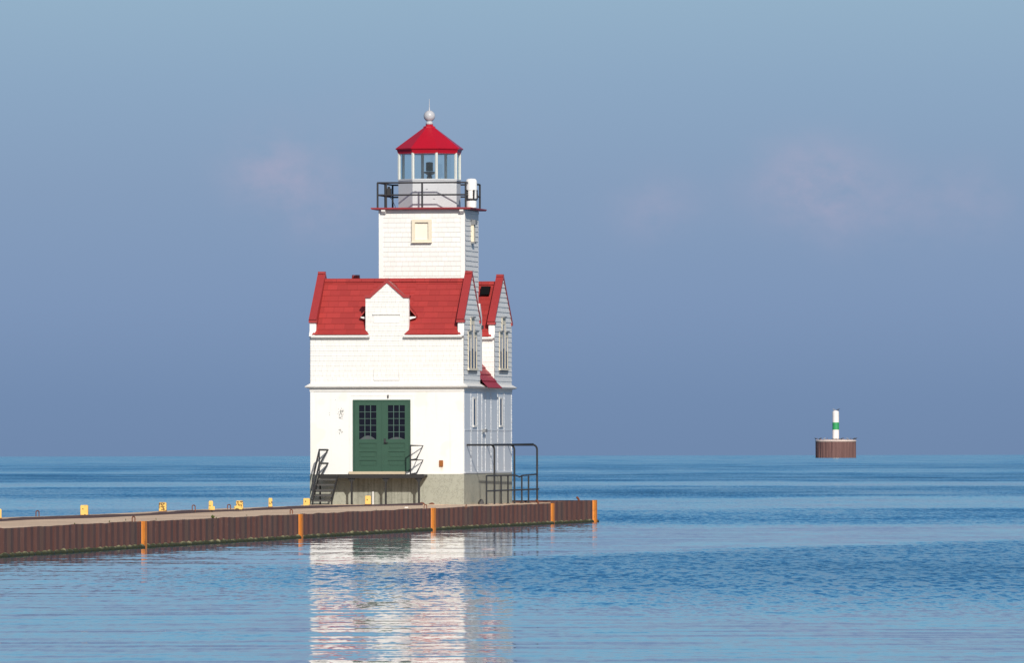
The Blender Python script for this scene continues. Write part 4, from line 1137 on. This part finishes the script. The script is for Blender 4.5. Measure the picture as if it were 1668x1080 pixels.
# ------------------------------------------------------------------ far light beacon on its round crib
BY = 2778.0; BX = (1361-834)/FOC*BY; pm = FOC/BY; wz = -BY*BY/(2*RE)
bea = empty('harbor_beacon', (BX, BY, wz)); tag(bea, 'distant white beacon column with green band on a round rusty crib in the lake', 'beacon')
def bz(y): return H_CAM+(eye(1361)-y)/pm-wz
m_ = MB(); seg = 72; rad = 33.2/pm; vs = []; zt = bz(719.5)
for z in (-1.5, zt):
    for k in range(seg):
        a = 2*math.pi*k/seg; r = rad-(random.uniform(.0, .34) if k % 2 else random.uniform(0, .06)); vs.append((r*math.cos(a), r*math.sin(a), z))
m_.add(vs, [(k, (k+1) % seg, seg+(k+1) % seg, seg+k) for k in range(seg)]+[tuple(range(seg, 2*seg))]); m_.build('crib', 'beacon_steel', bea)
MB().lathe([(rad-.2, zt-.02), (rad+.06, zt), (rad+.06, zt+.35), (rad-.5, zt+.5), (2.2, zt+.62)], 0, 0, 48).build('crib_cap', 'beacon_cap', bea)
zc = zt+.6; rc = 5.35/pm
MB().lathe([(rc*1.35, zc-.1), (rc*1.35, zc+.12), (rc, zc+.14)], 0, 0, 28).build('column_foot', 'vent_black', bea)
MB().lathe([(rc, zc+.1), (rc, bz(700.2))], 0, 0, 28).build('column', 'beacon_white', bea, smooth=False)
MB().lathe([(rc*1.02, bz(700.2)), (rc*1.02, bz(688.3))], 0, 0, 28).build('green_band', 'beacon_green', bea)
MB().lathe([(rc, bz(688.3)), (rc, bz(671.5)), (rc*.9, bz(670.8)), (rc*.82, bz(669.8)), (rc*.3, bz(669))], 0, 0, 28).build('column', 'beacon_white', bea)
m_ = MB()
for k in range(7): a = k*.9+.2; m_.tube([(rad*.93*math.cos(a), rad*.93*math.sin(a), zt+.4), (rad*.93*math.cos(a), rad*.93*math.sin(a), zt+1.0)], .07, 6)
m_.build('stanchion', 'rust', bea)
# birds resting on it
def bird(mat):
    m_ = MB(); pts = [(-.46, 0, .30), (-.25, 0, .33), (0, 0, .36), (.17, 0, .42), (.24, 0, .50), (.28, 0, .56), (.36, 0, .57), (.48, 0, .54)]
    m_.tube(pts, [.02, .07, .14, .13, .07, .06, .06, .012], 10)
    m_.tube([(-.02, -.05, .28), (-.02, -.05, 0), (.06, -.05, .0)], .015, 5); m_.tube([(-.02, .05, .28), (-.02, .05, 0), (.06, .05, .0)], .015, 5)
    m_.tube([(-.45, -.09, .27), (-.2, -.12, .34), (.08, -.1, .42)], [.01, .06, .04], 6); m_.tube([(-.45, .09, .27), (-.2, .12, .34), (.08, .1, .42)], [.01, .06, .04], 6)
    return m_.build('bird', mat, None)
proto = {'d': bird('bird_dark'), 'g': bird('bird_grey')}
used = set()
for px, py, k, rz_, top, lab in [(1327, 710.5, 'd', 2.4, 0, 'dark bird with spread look at the far left rim of the beacon crib'),
                            (1334.5, 714, 'd', .3, 0, 'dark bird second from left on the beacon crib rim'),
                            (1341.5, 714.3, 'g', .8, 0, 'grey bird third from left on the beacon crib rim'),
                            (1369.5, 713.5, 'd', .2, 0, 'dark bird close right of the white beacon column'),
                            (1379.5, 713.6, 'g', 2.6, 0, 'grey bird midway between beacon column and right rim'),
                            (1390, 714.0, 'd', .4, 0, 'dark bird inner one of the pair at the right rim of the crib'),
                            (1393, 713.0, 'd', .1, 0, 'dark bird at the outermost right rim of the beacon crib'),
                            (1358.6, 668.0, 'g', 2.9, 1, 'grey bird on the left of the beacon column top'),
                            (1364.8, 668.5, 'd', .2, 1, 'dark bird on the right of the beacon column top')]:
    if k in used:
        o = proto[k].copy(); COL.objects.link(o)
    else: o = proto[k]; used.add(k)
    X = (px-1361)/pm
    if top: loc = (BX+X, BY, wz+bz(670.0))
    else:
        X = max(-rad+.15, min(rad-.15, X)); yy = -math.sqrt(max(0, (rad*.97)**2-X*X)); loc = (BX+X, BY+yy, wz+zt+.36)
    o.location = loc; o.rotation_euler = (0, 0, rz_); o.scale = (1.15, 1.15, 1.15)
    tag(o, lab, 'bird', 'birds resting on the beacon')
